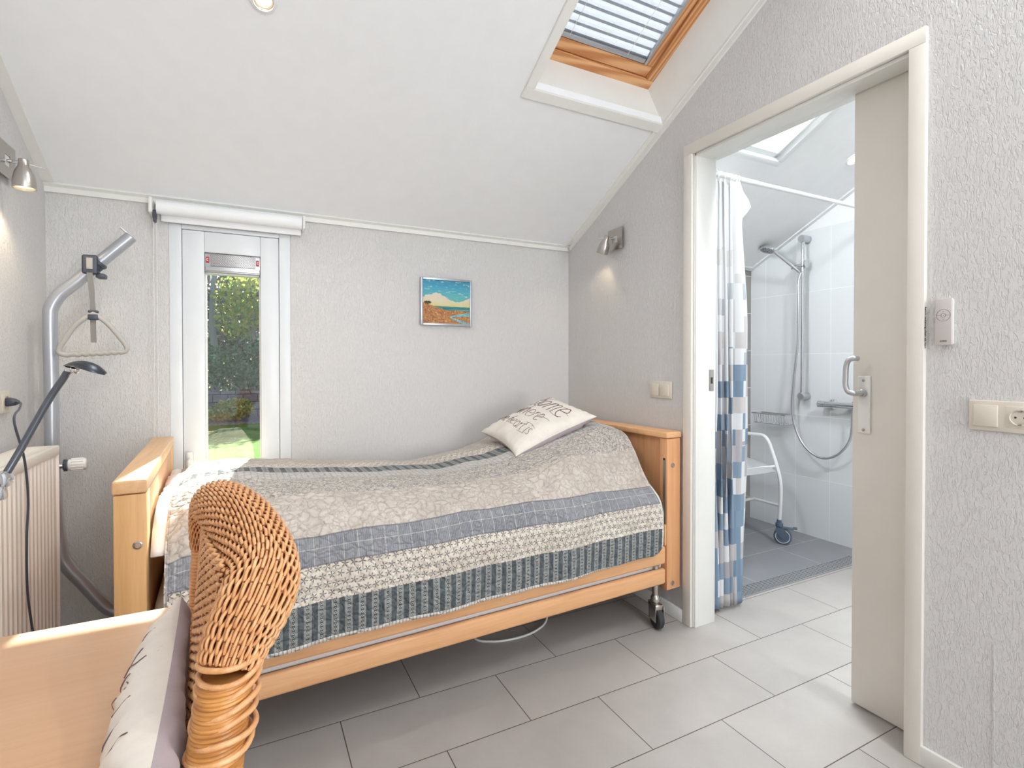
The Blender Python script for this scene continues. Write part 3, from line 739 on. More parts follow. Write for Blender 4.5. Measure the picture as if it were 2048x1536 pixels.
up_ = n.m('ADD', 0.15, n.m('MULTIPLY', n.m('POWER', n.m('MAXIMUM', du, 0.0), 0.6), 0.13)); lo_ = n.m('SUBTRACT', 0.15, n.m('MULTIPLY', n.m('MAXIMUM', du, 0.0), 0.42))
th_ = n.m('ADD', 0.012, n.m('MULTIPLY', n.m('MAXIMUM', du, 0.0), 0.085))
st_ = n.m('MULTIPLY', n.gt(du, 0.0), n.m('MAXIMUM', n.near(v, up_, th_), n.near(v, lo_, th_)))
c = n.mix(st_, c, n.ramp(sp, [(0.4, C(92, 150, 160)), (0.6, C(150, 200, 196))]))
n.pbr(c, 0.5, 0, n.bump(sp, 0.3, 0.002), 0.4)
M['beach'] = n.done()
bm = new(); uvl = bm.loops.layers.uv.new('UVMap')
box(bm, px0 + fwid - .001, px1 - fwid + .001, YB - 0.016, YB - 0.002, pz0 + fwid - .001, pz1 - fwid + .001)
for f in bm.faces:
    for l in f.loops: l[uvl].uv = ((l.vert.co.x - px0 - fwid) / (px1 - px0 - 2 * fwid), (l.vert.co.z - pz0 - fwid) / (pz1 - pz0 - 2 * fwid))
obj('canvas', bm, M['beach'], pt, smooth=False)

# ------------------------------------------------------------------ radiator, valve, cord
rd = thing('radiator', 'cream panel radiator with vertical ribs on the left wall', 'radiator', (-0.69, 1.8, 0.2))
RY0, RY1, RZ0, RZ1 = 1.32, 2.425, 0.2, 0.955
bm = new()
xs = -0.632; y = RY0 + 0.012; prof = [(xs, RY0 + 0.006)]
while y < RY1 - 0.03:
    prof += [(xs, y), (xs + 0.006, y + 0.005), (xs + 0.006, y + 0.019), (xs, y + 0.024)]; y += 0.0333
prof += [(xs, RY1 - 0.006), (xs - 0.016, RY1 - 0.006), (xs - 0.016, RY0 + 0.006)]
prism(bm, prof, lambda p: V((p[0], p[1], RZ0)), lambda p: V((p[0], p[1], RZ1 - 0.03)))
obj('ribbed_panel', bm, M['radiator'], rd, angle=25)
bm = new(); box(bm, -0.742, -0.645, RY0, RY1, RZ1 - 0.03, RZ1, None, 0.004, 2)
y = RY0 + .02
while y < RY1 - 0.03: box(bm, -0.725, -0.66, y, y + 0.006, RZ1, RZ1 + 0.0015); y += 0.014
box(bm, -0.645, -0.622, RY0, RY1, RZ1 - 0.034, RZ1, None, 0.004, 2)
obj('top_grille', bm, M['radiator'], rd)
bm = new(); box(bm, -0.742, -0.624, RY1 - 0.005, RY1 + 0.002, RZ0, RZ1, None, 0.003); obj('side_cover', bm, M['radiator'], rd)
bm = new(); box(bm, -0.742, -0.624, RY0 - 0.002, RY0 + 0.005, RZ0, RZ1, None, 0.003); obj('side_cover', bm, M['radiator'], rd)
bm = new(); box(bm, -0.742, -0.66, RY0 + .02, RY1 - .02, RZ0 + 0.01, RZ1 - 0.04); obj('rear_panel', bm, M['radiator'], rd, smooth=False)
for yy in (1.45, 2.2): bm = new(); box(bm, XL + .001, -0.74, yy, yy + 0.03, 0.3, 0.86); obj('wall_bracket', bm, M['radiator'], rd, smooth=False)
tv = thing('thermostat_valve', 'white thermostat knob on the end of the radiator', 'valve', (-0.6, 2.5, 0.84))
T = axis_m((-0.632, 2.5, 0.868), (1, 0.12, 0)); bm = new()
lathe(bm, [(0.016, 0.012), (0.021, 0.016), (0.0235, 0.03), (0.0235, 0.058), (0.021, 0.068), (0.012, 0.071)], T, 26)
for k in range(14):
    a = 2 * PI * k / 14; box(bm, -0.002, 0.002, 0.0225, 0.0255, 0.024, 0.06, T @ Matrix.Rotation(a, 4, 'Z'))
obj('knob', bm, M['plastic'], tv)
bm = new(); lathe(bm, [(0.0175, 0.0), (0.0175, 0.004), (0.0215, 0.006), (0.0215, 0.012)], T, 22)
for k in range(6):
    a = 2 * PI * k / 6; box(bm, -0.003, 0.003, 0.016, 0.0222, 0.001, 0.01, T @ Matrix.Rotation(a, 4, 'Z'))
o = obj('collar', bm, M['dark_plastic'], tv); o['label'] = 'dark slotted collar'
bm = new(); tube(bm, spline([(-0.634, 2.5, 0.868), (-0.66, 2.49, 0.868), (-0.69, 2.46, 0.868), (-0.69, 2.425, 0.868)], 4), 0.011, 12); obj('tail_pipe', bm, M['nickel'], tv)
cd = thing('lamp_cord', 'dark lamp cord hanging from the socket in front of the radiator', 'cord', (-0.6, 2.04, 0.3))
bm = new(); lathe(bm, [(0.015, 0.0), (0.016, 0.01), (0.012, 0.026), (0.006, 0.036)], axis_m((XL + 0.012, 2.402, 1.119), (1, -0.1, -0.05)), 18); o = obj('plug', bm, M['dark_plastic'], cd)
bm = new(); tube(bm, spline([(-0.735, 2.395, 1.117), (-0.70, 2.33, 1.118), (-0.64, 2.12, 1.112), (-0.605, 1.965, 1.088), (-0.603, 2.03, 0.966), (-0.605, 2.062, 0.839), (-0.604, 2.044, 0.723), (-0.606, 2.052, 0.57), (-0.606, 2.085, 0.44), (-0.604, 2.13, 0.28), (-0.602, 2.0, 0.06), (-0.602, 1.7, 0.004), (-0.602, 1.25, 0.004)], 8), 0.0032, 8)
obj('cord', bm, M['dark_plastic'], cd)

# ------------------------------------------------------------------ trapeze pole
tp = thing('bed_trapeze', 'silver lifting pole with triangular grab handle beside the window', 'lifting pole', (-0.5, 2.6, 0.16))
yy = 2.6
bm = new(); tube(bm, spline([(-0.38, yy, 0.23), (-0.47, yy, 0.24), (-0.522, yy, 0.262), (-0.60, yy, 0.38), (-0.648, yy, 0.455), (-0.668, yy, 0.53), (-0.688, yy, 0.8), (-0.690, yy, 1.2), (-0.692, yy, 1.42), (-0.686, yy, 1.475), (-0.660, yy, 1.525), (-0.612, yy, 1.575), (-0.55, yy, 1.645), (-0.433, yy, 1.772)], 7), 0.0235, 18)
obj('pole', bm, M['silver_paint'], tp)
bm = new(); box(bm, -0.46, -0.38, yy - 0.025, yy + 0.025, 0.16, 0.27, None, 0.006); o = obj('mounting_bracket', bm, M['silver_paint'], tp)
bm = new(); Td = axis_m((-0.433, yy, 1.772), (0.117, 0, 0.127)); lathe(bm, [(0.0238, -0.004), (0.024, 0.001), (0.02, 0.003)], Td, 18); tube(bm, [V((-0.445, yy, 1.785)), V((-0.468, yy, 1.806))], 0.004, 8); obj('end_cap', bm, M['alu'], tp)
d_ = V((0.117, 0, 0.127)).normalized(); pc = V((-0.553, yy, 1.642))
bm = new(); Tcl = axis_m(pc, d_)
lathe(bm, [(0.0265, -0.022), (0.031, -0.018), (0.031, -0.008), (0.0275, -0.005), (0.0275, 0.012), (0.031, 0.015), (0.031, 0.024), (0.0265, 0.028)], Tcl, 20, False, False)
box(bm, -0.585, -0.535, yy - 0.04, yy - 0.029, 1.605, 1.68, None, 0.008, 3)
box(bm, -0.545, -0.515, yy - 0.03, yy + .02, 1.593, 1.612, None, 0.005)
obj('clamp', bm, M['dark_plastic'], tp)
bm = new(); box(bm, -0.57, -0.55, yy - 0.0425, yy - 0.0398, 1.624, 1.668, None, 0.001); obj('clamp_inlay', bm, M['strap'], tp)
def ribbon(bm, pts, w, wdir=V((1, 0, 0)), th=0.0022):
    prev = None; rows = []
    for p, wd in pts:
        wd = V(wd).normalized()
        rows.append((V(p) - wd * w / 2, V(p) + wd * w / 2))
    vs = [(bm.verts.new(a), bm.verts.new(b_)) for a, b_ in rows]; fs = []
    for a, b_ in zip(vs, vs[1:]): fs.append(bm.faces.new((a[0], a[1], b_[1], b_[0])))
    bmesh.ops.solidify(bm, geom=fs, thickness=th)
hy = yy - 0.043
bm = new()
ribbon(bm, [((-0.56, hy, 1.61), (1, 0, 0)), ((-0.556, hy, 1.57), (1, .05, 0)), ((-0.553, hy, 1.53), (1, .2, 0.05)), ((-0.552, hy, 1.50), (.7, .7, 0.1)), ((-0.551, hy, 1.475), (.9, .4, 0)), ((-0.55, hy, 1.44), (1, 0, 0)), ((-0.549, hy - .006, 1.40), (1, 0, 0)), ((-0.548, hy - .004, 1.335), (1, 0.1, 0))], 0.0185)
obj('strap', bm, M['strap'], tp)
bm = new(); box(bm, -0.565, -0.533, hy - 0.012, hy + 0.01, 1.424, 1.446, None, 0.003); box(bm, -0.566, -0.532, hy - 0.006, hy + 0.006, 1.452, 1.462, None, 0.003); obj('buckle', bm, M['dark_plastic'], tp)
# triangular handle
tri = []
L1, R1_, TP = V((-0.652, hy, 1.302)), V((-0.448, hy, 1.313)), V((-0.549, hy, 1.45))
ring = [(-0.549, hy, 1.45), (-0.60, hy, 1.407), (-0.636, hy, 1.348), (-0.655, hy, 1.307), (-0.651, hy, 1.291), (-0.63, hy, 1.285)]
wav = [(-0.62 + i * 0.0115, hy, 1.286 + i * 0.0008 + (0.0035 if i % 2 else -0.001)) for i in range(1, 14)]
ring2 = [(-0.462, hy, 1.297), (-0.447, hy, 1.303), (-0.444, hy, 1.32), (-0.462, hy, 1.353), (-0.505, hy, 1.412)]
pts = spline(ring, 5)[:-1] + spline([ring[-1]] + wav + [ring2[0]], 3)[:-1] + spline(ring2 + [ring[0]], 5)[:-1]
bm = new(); tube(bm, pts, 0.0092, 12, True); obj('grab_handle', bm, M['handle_grey'], tp)

# ------------------------------------------------------------------ desk and desk lamp
dk = thing('desk', 'pale beech desk in the near left corner catching window sun on its far edge', 'desk', (-0.46, 0.55, 0))
bm = new(); box(bm, XL + 0.004, -0.149, -0.25, 1.292, 0.714, 0.74, None, 0.005, 3); obj('desk_top', bm, M['desk'], dk)
for (x, y) in ((XL + 0.06, 1.24), (-0.2, 1.24), (XL + 0.06, -0.2), (-0.2, -0.2)):
    bm = new(); tube(bm, [(x, y, 0.0), (x, y, 0.714)], 0.022, 16); obj('leg', bm, M['silver_paint'], dk)
bm = new(); box(bm, XL + 0.06, -0.2, 1.232, 1.248, 0.66, 0.714, None, 0.002); box(bm, XL + 0.05, XL + 0.07, -0.2, 1.24, 0.66, 0.714, None, 0.002); obj('apron', bm, M['silver_paint'], dk)

dl = thing('desk_lamp', 'slim dark grey reading lamp with leaf shaped head', 'lamp', (-0.59, 1.2, 0.74))
bm = new(); lathe(bm, [(0.075, 0), (0.078, 0.004), (0.074, 0.014), (0.02, 0.02), (0.01, 0.026)], Matrix.Translation((-0.60, 1.18, 0.74)), 32); obj('base', bm, M['dark_plastic'], dl)
JT = V((-0.491, 1.535, 0.998)); EL = V((-0.372, 1.53, 1.24))
JB = V((-0.60, 1.18, 0.755))
M['lampgrey'] = plain('graphite_lacquer', C(96, 102, 112), 0.32, 0.55)
bm = new(); tube(bm, [JB, JB + (JT - JB) * 0.5, JT], 0.0065, 12); obj('lower_arm', bm, M['lampgrey'], dl)
bm = new(); lathe(bm, [(0.010, -0.017), (0.0175, -0.014), (0.0185, 0.0), (0.0175, 0.014), (0.010, 0.017)], axis_m(JT + V((-.006, 0, -.004)), (0.9, -0.5, 0.1)), 22)
box(bm, -0.013, 0.013, -0.03, 0.012, -0.0125, 0.0125, axis_m(JT + V((-.01, 0, -.02)), (0.9, -0.5, 0)), 0.006); obj('joint', bm, M['chrome'], dl)
bm = new(); pts = spline([JT, V((-0.468, 1.547, 1.052)), V((-0.418, 1.552, 1.165)), V((-0.39, 1.547, 1.215)), V((-0.378, 1.538, 1.233)), EL + V((0.012, -.008, 0.002))], 8); tube(bm, pts, [0.0078] * (len(pts) - 8) + [0.0075 - 0.0003 * k for k in range(8)], 12); obj('upper_arm', bm, M['lampgrey'], dl)
bm = new(); e1 = V((0.083, -0.043, -0.021)).normalized(); e2 = V((0.4, 0.85, 0)).normalized(); e3 = e1.cross(e2); 
if e3.z < 0: e3 = -e3
hc = V((-0.341, 1.518, 1.243)); 
grid = []
for i in range(15):
    t = -1 + 2 * i / 14; row = []
    wmax = 0.030 * max(0.0, 1 - abs(t) ** 2.4) ** 0.5 + 0.0008
    for j in range(9):
        q = -1 + 2 * j / 8
        hgt = (0.014 * (1 - q * q) + 0.0) * max(0.0, 1 - t * t) ** 0.6 - 0.008 * t * t
        row.append(bm.verts.new(hc + e1 * (t * 0.046) + e2 * (q * wmax) + e3 * hgt))
    grid.append(row)
fs = [bm.faces.new((grid[i][j], grid[i + 1][j], grid[i + 1][j + 1], grid[i][j + 1])) for i in range(14) for j in range(8)]
bmesh.ops.solidify(bm, geom=fs, thickness=0.003)
obj('lamp_head', bm, M['lampgrey'], dl, angle=60)
bm = new(); lathe(bm, [(0.006, -0.008), (0.009, -0.006), (0.009, 0.006), (0.006, 0.008)], axis_m(EL, e1), 16); sphere(bm, EL + e1 * 0.012, 0.009); obj('swivel', bm, M['chrome'], dl)
bm = new(); box(bm, -0.018, 0.018, -0.012, 0.012, -0.003, 0.0, Matrix.Translation(hc) @ Matrix((e1, e2, e3)).transposed().to_4x4(), 0.001); obj('lamp_glass', bm, M['plastic'], dl)

# ------------------------------------------------------------------ bed
BA = math.radians(2.6)
B = Matrix.Translation((-0.338, 1.752, 0)) @ Matrix.Rotation(BA, 4, 'Z')
BL, BW = 2.19, 0.985
bed = thing('care_bed', 'beech care bed on castors standing along the back wall', 'bed', B @ V((BL / 2, BW / 2, 0)))
ZT = 0.928
# foot end
bm = new(); box(bm, 0, 0.075, 0, 0.09, 0.2, ZT - 0.04, B, 0.004); obj('foot_post', bm, M['beech_up'], bed)
bm = new(); box(bm, 0, 0.075, BW - 0.09, BW, 0.2, ZT - 0.04, B, 0.004); obj('foot_post', bm, M['beech_up'], bed)
bm = new(); box(bm, 0.004, 0.071, 0.0895, BW - 0.0895, 0.22, ZT - 0.04, B, 0.001); obj('footboard', bm, M['headboard'], bed)
bm = new(); box(bm, -0.003, 0.077, -0.004, BW + 0.004, ZT - 0.038, ZT, B, 0.006, 3); obj('foot_cap_rail', bm, M['beech_y'], bed)
# head end: posts take the darker panel wood, standing in for dimmer light
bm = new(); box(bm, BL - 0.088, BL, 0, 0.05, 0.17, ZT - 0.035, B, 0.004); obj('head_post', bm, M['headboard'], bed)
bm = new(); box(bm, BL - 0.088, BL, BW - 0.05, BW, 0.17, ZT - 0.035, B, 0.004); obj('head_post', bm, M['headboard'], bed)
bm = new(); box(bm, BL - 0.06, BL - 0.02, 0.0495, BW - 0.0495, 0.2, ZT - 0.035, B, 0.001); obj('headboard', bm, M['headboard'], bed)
bm = new(); box(bm, BL - 0.094, BL + 0.004, -0.004, BW + 0.004, ZT - 0.033, ZT - 0.004, B, 0.006, 3); obj('head_cap_rail', bm, M['beech'], bed)
bm = new(); box(bm, BL - 0.089, BL - 0.0875, 0.012, 0.026, 0.46, 0.80, B); g_ = obj('rail_slot', bm, M['dark_hole'], bed, smooth=False)
bm = new(); box(bm, BL - 0.0905, BL - 0.0885, 0.016, 0.022, 0.47, 0.79, B, 0.0006); o = obj('slot_strip', bm, M['alu'], g_)
bm = new(); box(bm, BL - 0.098, BL - 0.085, 0.005, 0.035, 0.385, 0.485, B, 0.003); obj('slot_cover', bm, M['beech_up'], bed)
for (x, y0_, z) in ((BL - 0.052, 0, 0.765), (BL - 0.052, 0, 0.2), (0.055, 0, 0.745)):
    bm = new(); lathe(bm, [(0.0115, 0.0), (0.0115, 0.002), (0.008, 0.0028), (0.007, 0.0015)], B @ axis_m((x, y0_, z), (0, -1, 0)), 18)
    o = obj('bolt', bm, M['nickel'], bed)
# side rails
for yy in ((0.004, 0.03), (BW - 0.03, BW - 0.004)):
    for zz in ((0.297, 0.383), (0.202, 0.276)):
        bm = new(); box(bm, 0.078, BL - 0.09, yy[0], yy[1], zz[0], zz[1], B, 0.011, 3); obj('side_rail', bm, M['beech'], bed)
# steel underframe
bm = new()
for yy in (0.034, BW - 0.064): box(bm, 0.08, BL - 0.09, yy, yy + 0.03, 0.27, 0.315, B, 0.003)
for k in range(10): box(bm, 0.16 + k * 0.2, 0.20 + k * 0.2, 0.06, BW - 0.06, 0.318, 0.336, B, 0.002)
box(bm, 0.55, 0.6, 0.1, BW - 0.1, 0.2, 0.3, B, 0.003); box(bm, 1.5, 1.55, 0.1, BW - 0.1, 0.2, 0.3, B, 0.003)
obj('steel_underframe', bm, M['white_metal'], bed)
bm = new(); box(bm, BL - 0.14, BL - 0.092, 0.03, 0.09, 0.37, 0.44, B, 0.004); obj('frame_bracket', bm, M['dark_plastic'], bed)
for (x, y) in ((BL - 0.135, 0.028), (BL - 0.135, BW - 0.05), (0.12, 0.03), (0.12, BW - 0.05)):
    Tk = B @ Matrix.Translation((x, y, 0)) @ Matrix.Rotation(math.radians(-16), 4, 'Z') @ Matrix.Scale(1.28, 4)
    bm = new(); lathe(bm, [(0.0115, 0.112), (0.0115, 0.23)], Tk, 14); lathe(bm, [(0.014, 0.092), (0.0175, 0.096), (0.0175, 0.11), (0.012, 0.12)], Tk, 18)
    box(bm, -0.016, 0.016, -0.03, 0.028, 0.07, 0.092, Tk, 0.004)
    for s_ in (-1, 1): box(bm, s_ * 0.0165 - 0.0015, s_ * 0.0165 + 0.0015, -0.034, 0.018, 0.03, 0.085, Tk, 0.001)
    ck = obj('castor', bm, M['nickel'], bed)
    bm = new(); lathe(bm, [(0.018, -0.0125), (0.034, -0.0125), (0.0385, -0.008), (0.0385, 0.008), (0.034, 0.0125), (0.018, 0.0125)], Tk @ axis_m((0, -0.012, 0.0385), (1, 0, 0)), 28); obj('wheel', bm, M['black'], ck)
cb = thing('bed_cable', 'white cable looping down onto the floor under the bed', 'cable', (1.1, 2.13, 0))
bm = new(); tube(bm, spline([(1.02, 2.28, 0.22), (0.96, 2.24, 0.1), (0.90, 2.16, 0.012), (0.96, 2.095, 0.005), (1.07, 2.07, 0.005), (1.18, 2.085, 0.006), (1.265, 2.13, 0.02), (1.285, 2.19, 0.09), (1.25, 2.28, 0.22)], 8), 0.0048, 8); obj('cable', bm, M['plastic'], cb)

# mattress
bm = new(); box(bm, 0.082, BL - 0.1, 0.045, BW - 0.05, 0.338, 0.565, B, 0.05, 4)
mt = tag(obj('mattress', bm, M['sheet']), 'mattress in a cream fitted sheet under the patchwork quilt', 'mattress')

ZX = [0.05, 0.3, 0.45, 0.75, 1.13, 1.38, 1.5, 1.69, 1.9, 1.98, 2.06]
ZV = [0.835, 0.845, 0.83, 0.795, 0.768, 0.792, 0.83, 0.885, 0.945, 0.948, 0.925]
def ss(a, b, x):
    t = max(0.0, min(1.0, (x - a) / (b - a))); return t * t * (3 - 2 * t)
def section(x, off=0.0, hem=None):
    zt = sp1(ZX, ZV, x); w = ss(1.3, 1.95, x)
    h = 0.352 + 0.012 * ss(1.3, 1.95, x)
    if x > 1.97: h += 0.075 * (1 - math.sqrt(max(0.0, 1 - ((x - 1.97) / 0.075) ** 2)))
    if hem is not None: h = hem
    a = [(-0.028, h), (-0.033, h + 0.1), (-0.024, zt - 0.22), (0.016, zt - 0.115), (0.085, zt - 0.055), (0.2, zt - 0.018), (0.4, zt), (0.65, zt), (0.84, zt - 0.015), (0.935, zt - 0.05), (0.962, zt - 0.12), (0.965, zt - 0.2)]
    b = [(-0.028, h), (-0.030, 0.5), (-0.014, 0.61), (0.07, 0.70), (0.15, 0.815), (0.225, zt - 0.035), (0.36, zt), (0.6, zt), (0.84, zt - 0.015), (0.935, zt - 0.06), (0.962, zt - 0.14), (0.965, zt - 0.22)]
    pts = [V((0, p[0] * (1 - w) + q[0] * w, p[1] * (1 - w) + q[1] * w)) for p, q in zip(a, b)]
    return spline(pts, 10), h
def resample(pts, n):
    L = [0.0]
    for p, q in zip(pts, pts[1:]): L.append(L[-1] + (q - p).length)
    out = []; j = 0
    for i in range(n):
        s = L[-1] * i / (n - 1)
        while j < len(L) - 2 and L[j + 1] < s: j += 1
        t = (s - L[j]) / max(1e-9, L[j + 1] - L[j]); out.append((pts[j].lerp(pts[j + 1], t), s))
    return out
def cloth(name, x0, x1, nx, nv, mat, inset, th, wr, hem=None, parent=None):
    bm = new(); uvl = bm.loops.layers.uv.new('UVMap'); rows = []; uvs = {}
    for i in range(nx):
        x = x0 + (x1 - x0) * i / (nx - 1)
        sec, h = section(x, 0)
        if hem is not None: sec = sec[28:]
        # pull everything inwards by `inset`
        cen = V((0, 0.48, 0.5)); row = []
        for p, s in resample(sec, nv):
            q = p.copy()
            if inset:
                dv = (cen - q); dv.x = 0; q += dv.normalized() * inset
            hang = 1 - ss(0.18, 0.42, s)
            q.y += hang * (0.007 * math.sin(x * 11 + 0.6) + 0.005 * math.sin(x * 23 + 1.2)) * (1 - s)
            nz = noise.noise(V((x * 4.2, s * 3.6, 3.1))) * 0.010 + noise.noise(V((x * 11, s * 13, 7.7))) * 0.0045 + noise.noise(V((x * 34, s * 34, 1.7))) * 0.0016
            q.z += nz * wr * (1 - 0.6 * hang)
            q.y -= nz * wr * 0.6 * hang
            q.z -= 0.02 * ss(0.06, 0.0, x - x0) * (1 - hang) if x - x0 < 0.06 else 0
            if hem is not None:
                k_ = (1 - ss(0.085, 0.15, x)) * ss(0.12, 0.3, q.y); q.z += k_ * (0.012 + 0.06 * max(0.0, noise.noise(V((x * 6, q.y * 7, 2.2)))) + 0.012 * noise.noise(V((x * 40, q.y * 26, 9.2))))
            vv = bm.verts.new(B @ V((x, q.y, q.z))); uvs[vv] = (x, s + (h - 0.352)); row.append(vv)
        rows.append(row)
    for i in range(nx - 1):
        for j in range(nv - 1):
            f = bm.faces.new((rows[i][j], rows[i + 1][j], rows[i + 1][j + 1], rows[i][j + 1]))
            for l in f.loops: l[uvl].uv = uvs[l.vert]
    o = obj(name, bm, mat, parent, angle=0, fixn=True)
    md = o.modifiers.new('thick', 'SOLIDIFY'); md.thickness = th; md.offset = -1
    return o
# duvet between mattress and quilt (shows at the foot end)
bm_d = cloth('duvet', 0.080, 1.3, 70, 60, M['white_linen'], 0.026, 0.012, 1.5, 0.60)
tag(bm_d, 'crumpled white duvet edge peeping out beside the footboard', 'duvet')

n = N('patchwork_quilt'); u, v, _z = n.sep(n.uv()); P2 = n.comb(u, v, 0.0)
fine = n.noise(P2, 300.0, 2.0, 0.7)
patch = n.noise(P2, 9.0, 4.0, 0.6); pats = n.noise(P2, 38.0, 4.0, 0.65, 1.2)
# dark band: pale upright stripes and chains
du = n.m('SUBTRACT', n.m('FRACT', n.m('DIVIDE', u, 0.043)), 0.5)
ad = n.m('ABSOLUTE', du)
lines = n.m('MAXIMUM', n.near(ad, 0.135, 0.016), n.m('MAXIMUM', n.near(ad, 0.195, 0.016), n.near(ad, 0.255, 0.016)))
dv = n.m('MULTIPLY', n.m('SUBTRACT', n.m('FRACT', n.m('DIVIDE', v, 0.0135)), 0.5), 0.0135 / 0.043)
rr = n.m('SQRT', n.m('ADD', n.m('MULTIPLY', du, du), n.m('MULTIPLY', dv, dv)))
chain = n.m('MAXIMUM', n.near(rr, 0.078, 0.024), 0.0)
lm = n.m('MULTIPLY', n.m('MAXIMUM', lines, chain), 0.82)
teal_base = n.mix(n.sm(pats, 0.4, 0.65), C(78, 86, 90), C(100, 108, 112))
teal = n.mix(lm, teal_base, C(196, 196, 190))
# sprig band
cu = n.m('DIVIDE', u, 0.0285); cv = n.m('DIVIDE', v, 0.0285)
cu2 = n.m('ADD', cu, n.m('MULTIPLY', n.m('MODULO', n.m('FLOOR', cv), 2.0), 0.5))
idn = n.white(n.comb(n.m('FLOOR', cu2), n.m('FLOOR', cv), 0.0))
au = n.m('SUBTRACT', n.m('FRACT', cu2), 0.5); av = n.m('SUBTRACT', n.m('FRACT', cv), 0.5)
r0 = n.m('SQRT', n.m('ADD', n.m('MULTIPLY', au, au), n.m('MULTIPLY', av, av)))
an = n.m('ADD', n.m('ARCTAN2', av, au), n.m('MULTIPLY', idn, 1.2))
star = n.lt(r0, n.m('ADD', 0.02, n.m('MULTIPLY', 0.42, n.m('POWER', n.m('ABSOLUTE', n.m('COSINE', n.m('MULTIPLY', an, 2.5))), 3.0))))
cream = n.mix(n.sm(patch, 0.35, 0.7), C(226, 218, 206), C(208, 198, 184))
sprig = n.mix(n.m('MULTIPLY', star, 0.85), cream, C(92, 92, 98))
# grey pin-stripe band with window-pane lines
pin = n.m('MULTIPLY', n.lt(n.m('FRACT', n.m('DIVIDE', u, 0.0068)), 0.4), 0.35)
gb = n.mix(pin, n.mix(n.sm(patch, 0.3, 0.7), C(128, 131, 138), C(146, 147, 152)), C(176, 178, 182))
pane = n.m('MAXIMUM', n.lt(n.m('FRACT', n.m('DIVIDE', u, 0.047)), 0.045), n.near(v, 0.305, 0.0012))
gb = n.mix(n.m('MULTIPLY', pane, 0.7), gb, C(206, 204, 198))
# floral cream and paisley
fl = n.mix(n.sm(pats, 0.5, 0.62), n.mix(n.sm(patch, 0.35, 0.65), C(208, 200, 190), C(192, 183, 173)), C(184, 176, 168))
pz = n.noise(P2, 60.0, 4.0, 0.7, 2.2)
pais = n.mix(n.sm(pz, 0.42, 0.56), C(146, 143, 143), C(206, 199, 188))
pl1 = n.m('MAXIMUM', n.lt(n.m('FRACT', n.m('DIVIDE', v, 0.016)), 0.3), n.lt(n.m('FRACT', n.m('DIVIDE', u, 0.022)), 0.22))
plaid = n.mix(n.m('MULTIPLY', pl1, 0.55), C(206, 202, 196), C(150, 152, 158))
c = teal
vw = n.m('ADD', v, n.m('MULTIPLY', n.m('SUBTRACT', n.noise(P2, 2.2, 1.0), 0.5), 0.012))
for a, col in ((0.135, sprig), (0.252, gb), (0.345, fl), (0.535, pais), (0.70, plaid), (0.795, teal), (0.905, sprig), (1.02, fl)):
    c = n.mix(n.gt(vw, a), c, col)
for a in (0.252, 0.345): c = n.mix(n.m('MULTIPLY', n.near(vw, a, 0.0025), 0.6), c, C(92, 94, 100))
# meandering quilting seams
dist = n.noise(P2, 26.0, 2.0, 0.5, 0.0, True)
wp = n.node('ShaderNodeVectorMath', operation='ADD'); n.put(wp.inputs[0], P2)
sc_ = n.node('ShaderNodeVectorMath', operation='SCALE'); n.put(sc_.inputs[0], dist); sc_.inputs['Scale'].default_value = 0.045
n.t.links.new(sc_.outputs[0], wp.inputs[1])
ve = n.vor(wp.outputs[0], 30.0, 'DISTANCE_TO_EDGE')
seam = n.sm(ve, 0.0, 0.07)
c = n.mix(n.m('MULTIPLY', n.m('SUBTRACT', 1.0, n.sm(ve, 0.0, 0.05)), 0.3), c, C(120, 112, 104))
bind = n.m('MAXIMUM', n.lt(v, 0.013), n.m('MAXIMUM', n.lt(u, 0.124), n.gt(u, 2.032)))
c = n.mix(bind, c, n.mix(n.lt(n.m('FRACT', n.m('DIVIDE', u, 0.012)), 0.3), C(224, 220, 212), C(176, 172, 168)))
hh = n.m('ADD', n.m('POWER', n.sm(ve, 0.0, 0.32), 0.6), n.m('MULTIPLY', fine, 0.1))
n.pbr(c, 0.9, 0, n.bump(hh, 0.75, 0.007), 0.15, sheen=0.1)
M['quilt'] = n.done()
ql = cloth('patchwork_quilt', 0.116, 2.04, 210, 190, M['quilt'], 0.0, 0.009, 1.0)
tag(ql, 'grey and cream patchwork quilt spread over the bed', 'quilt')

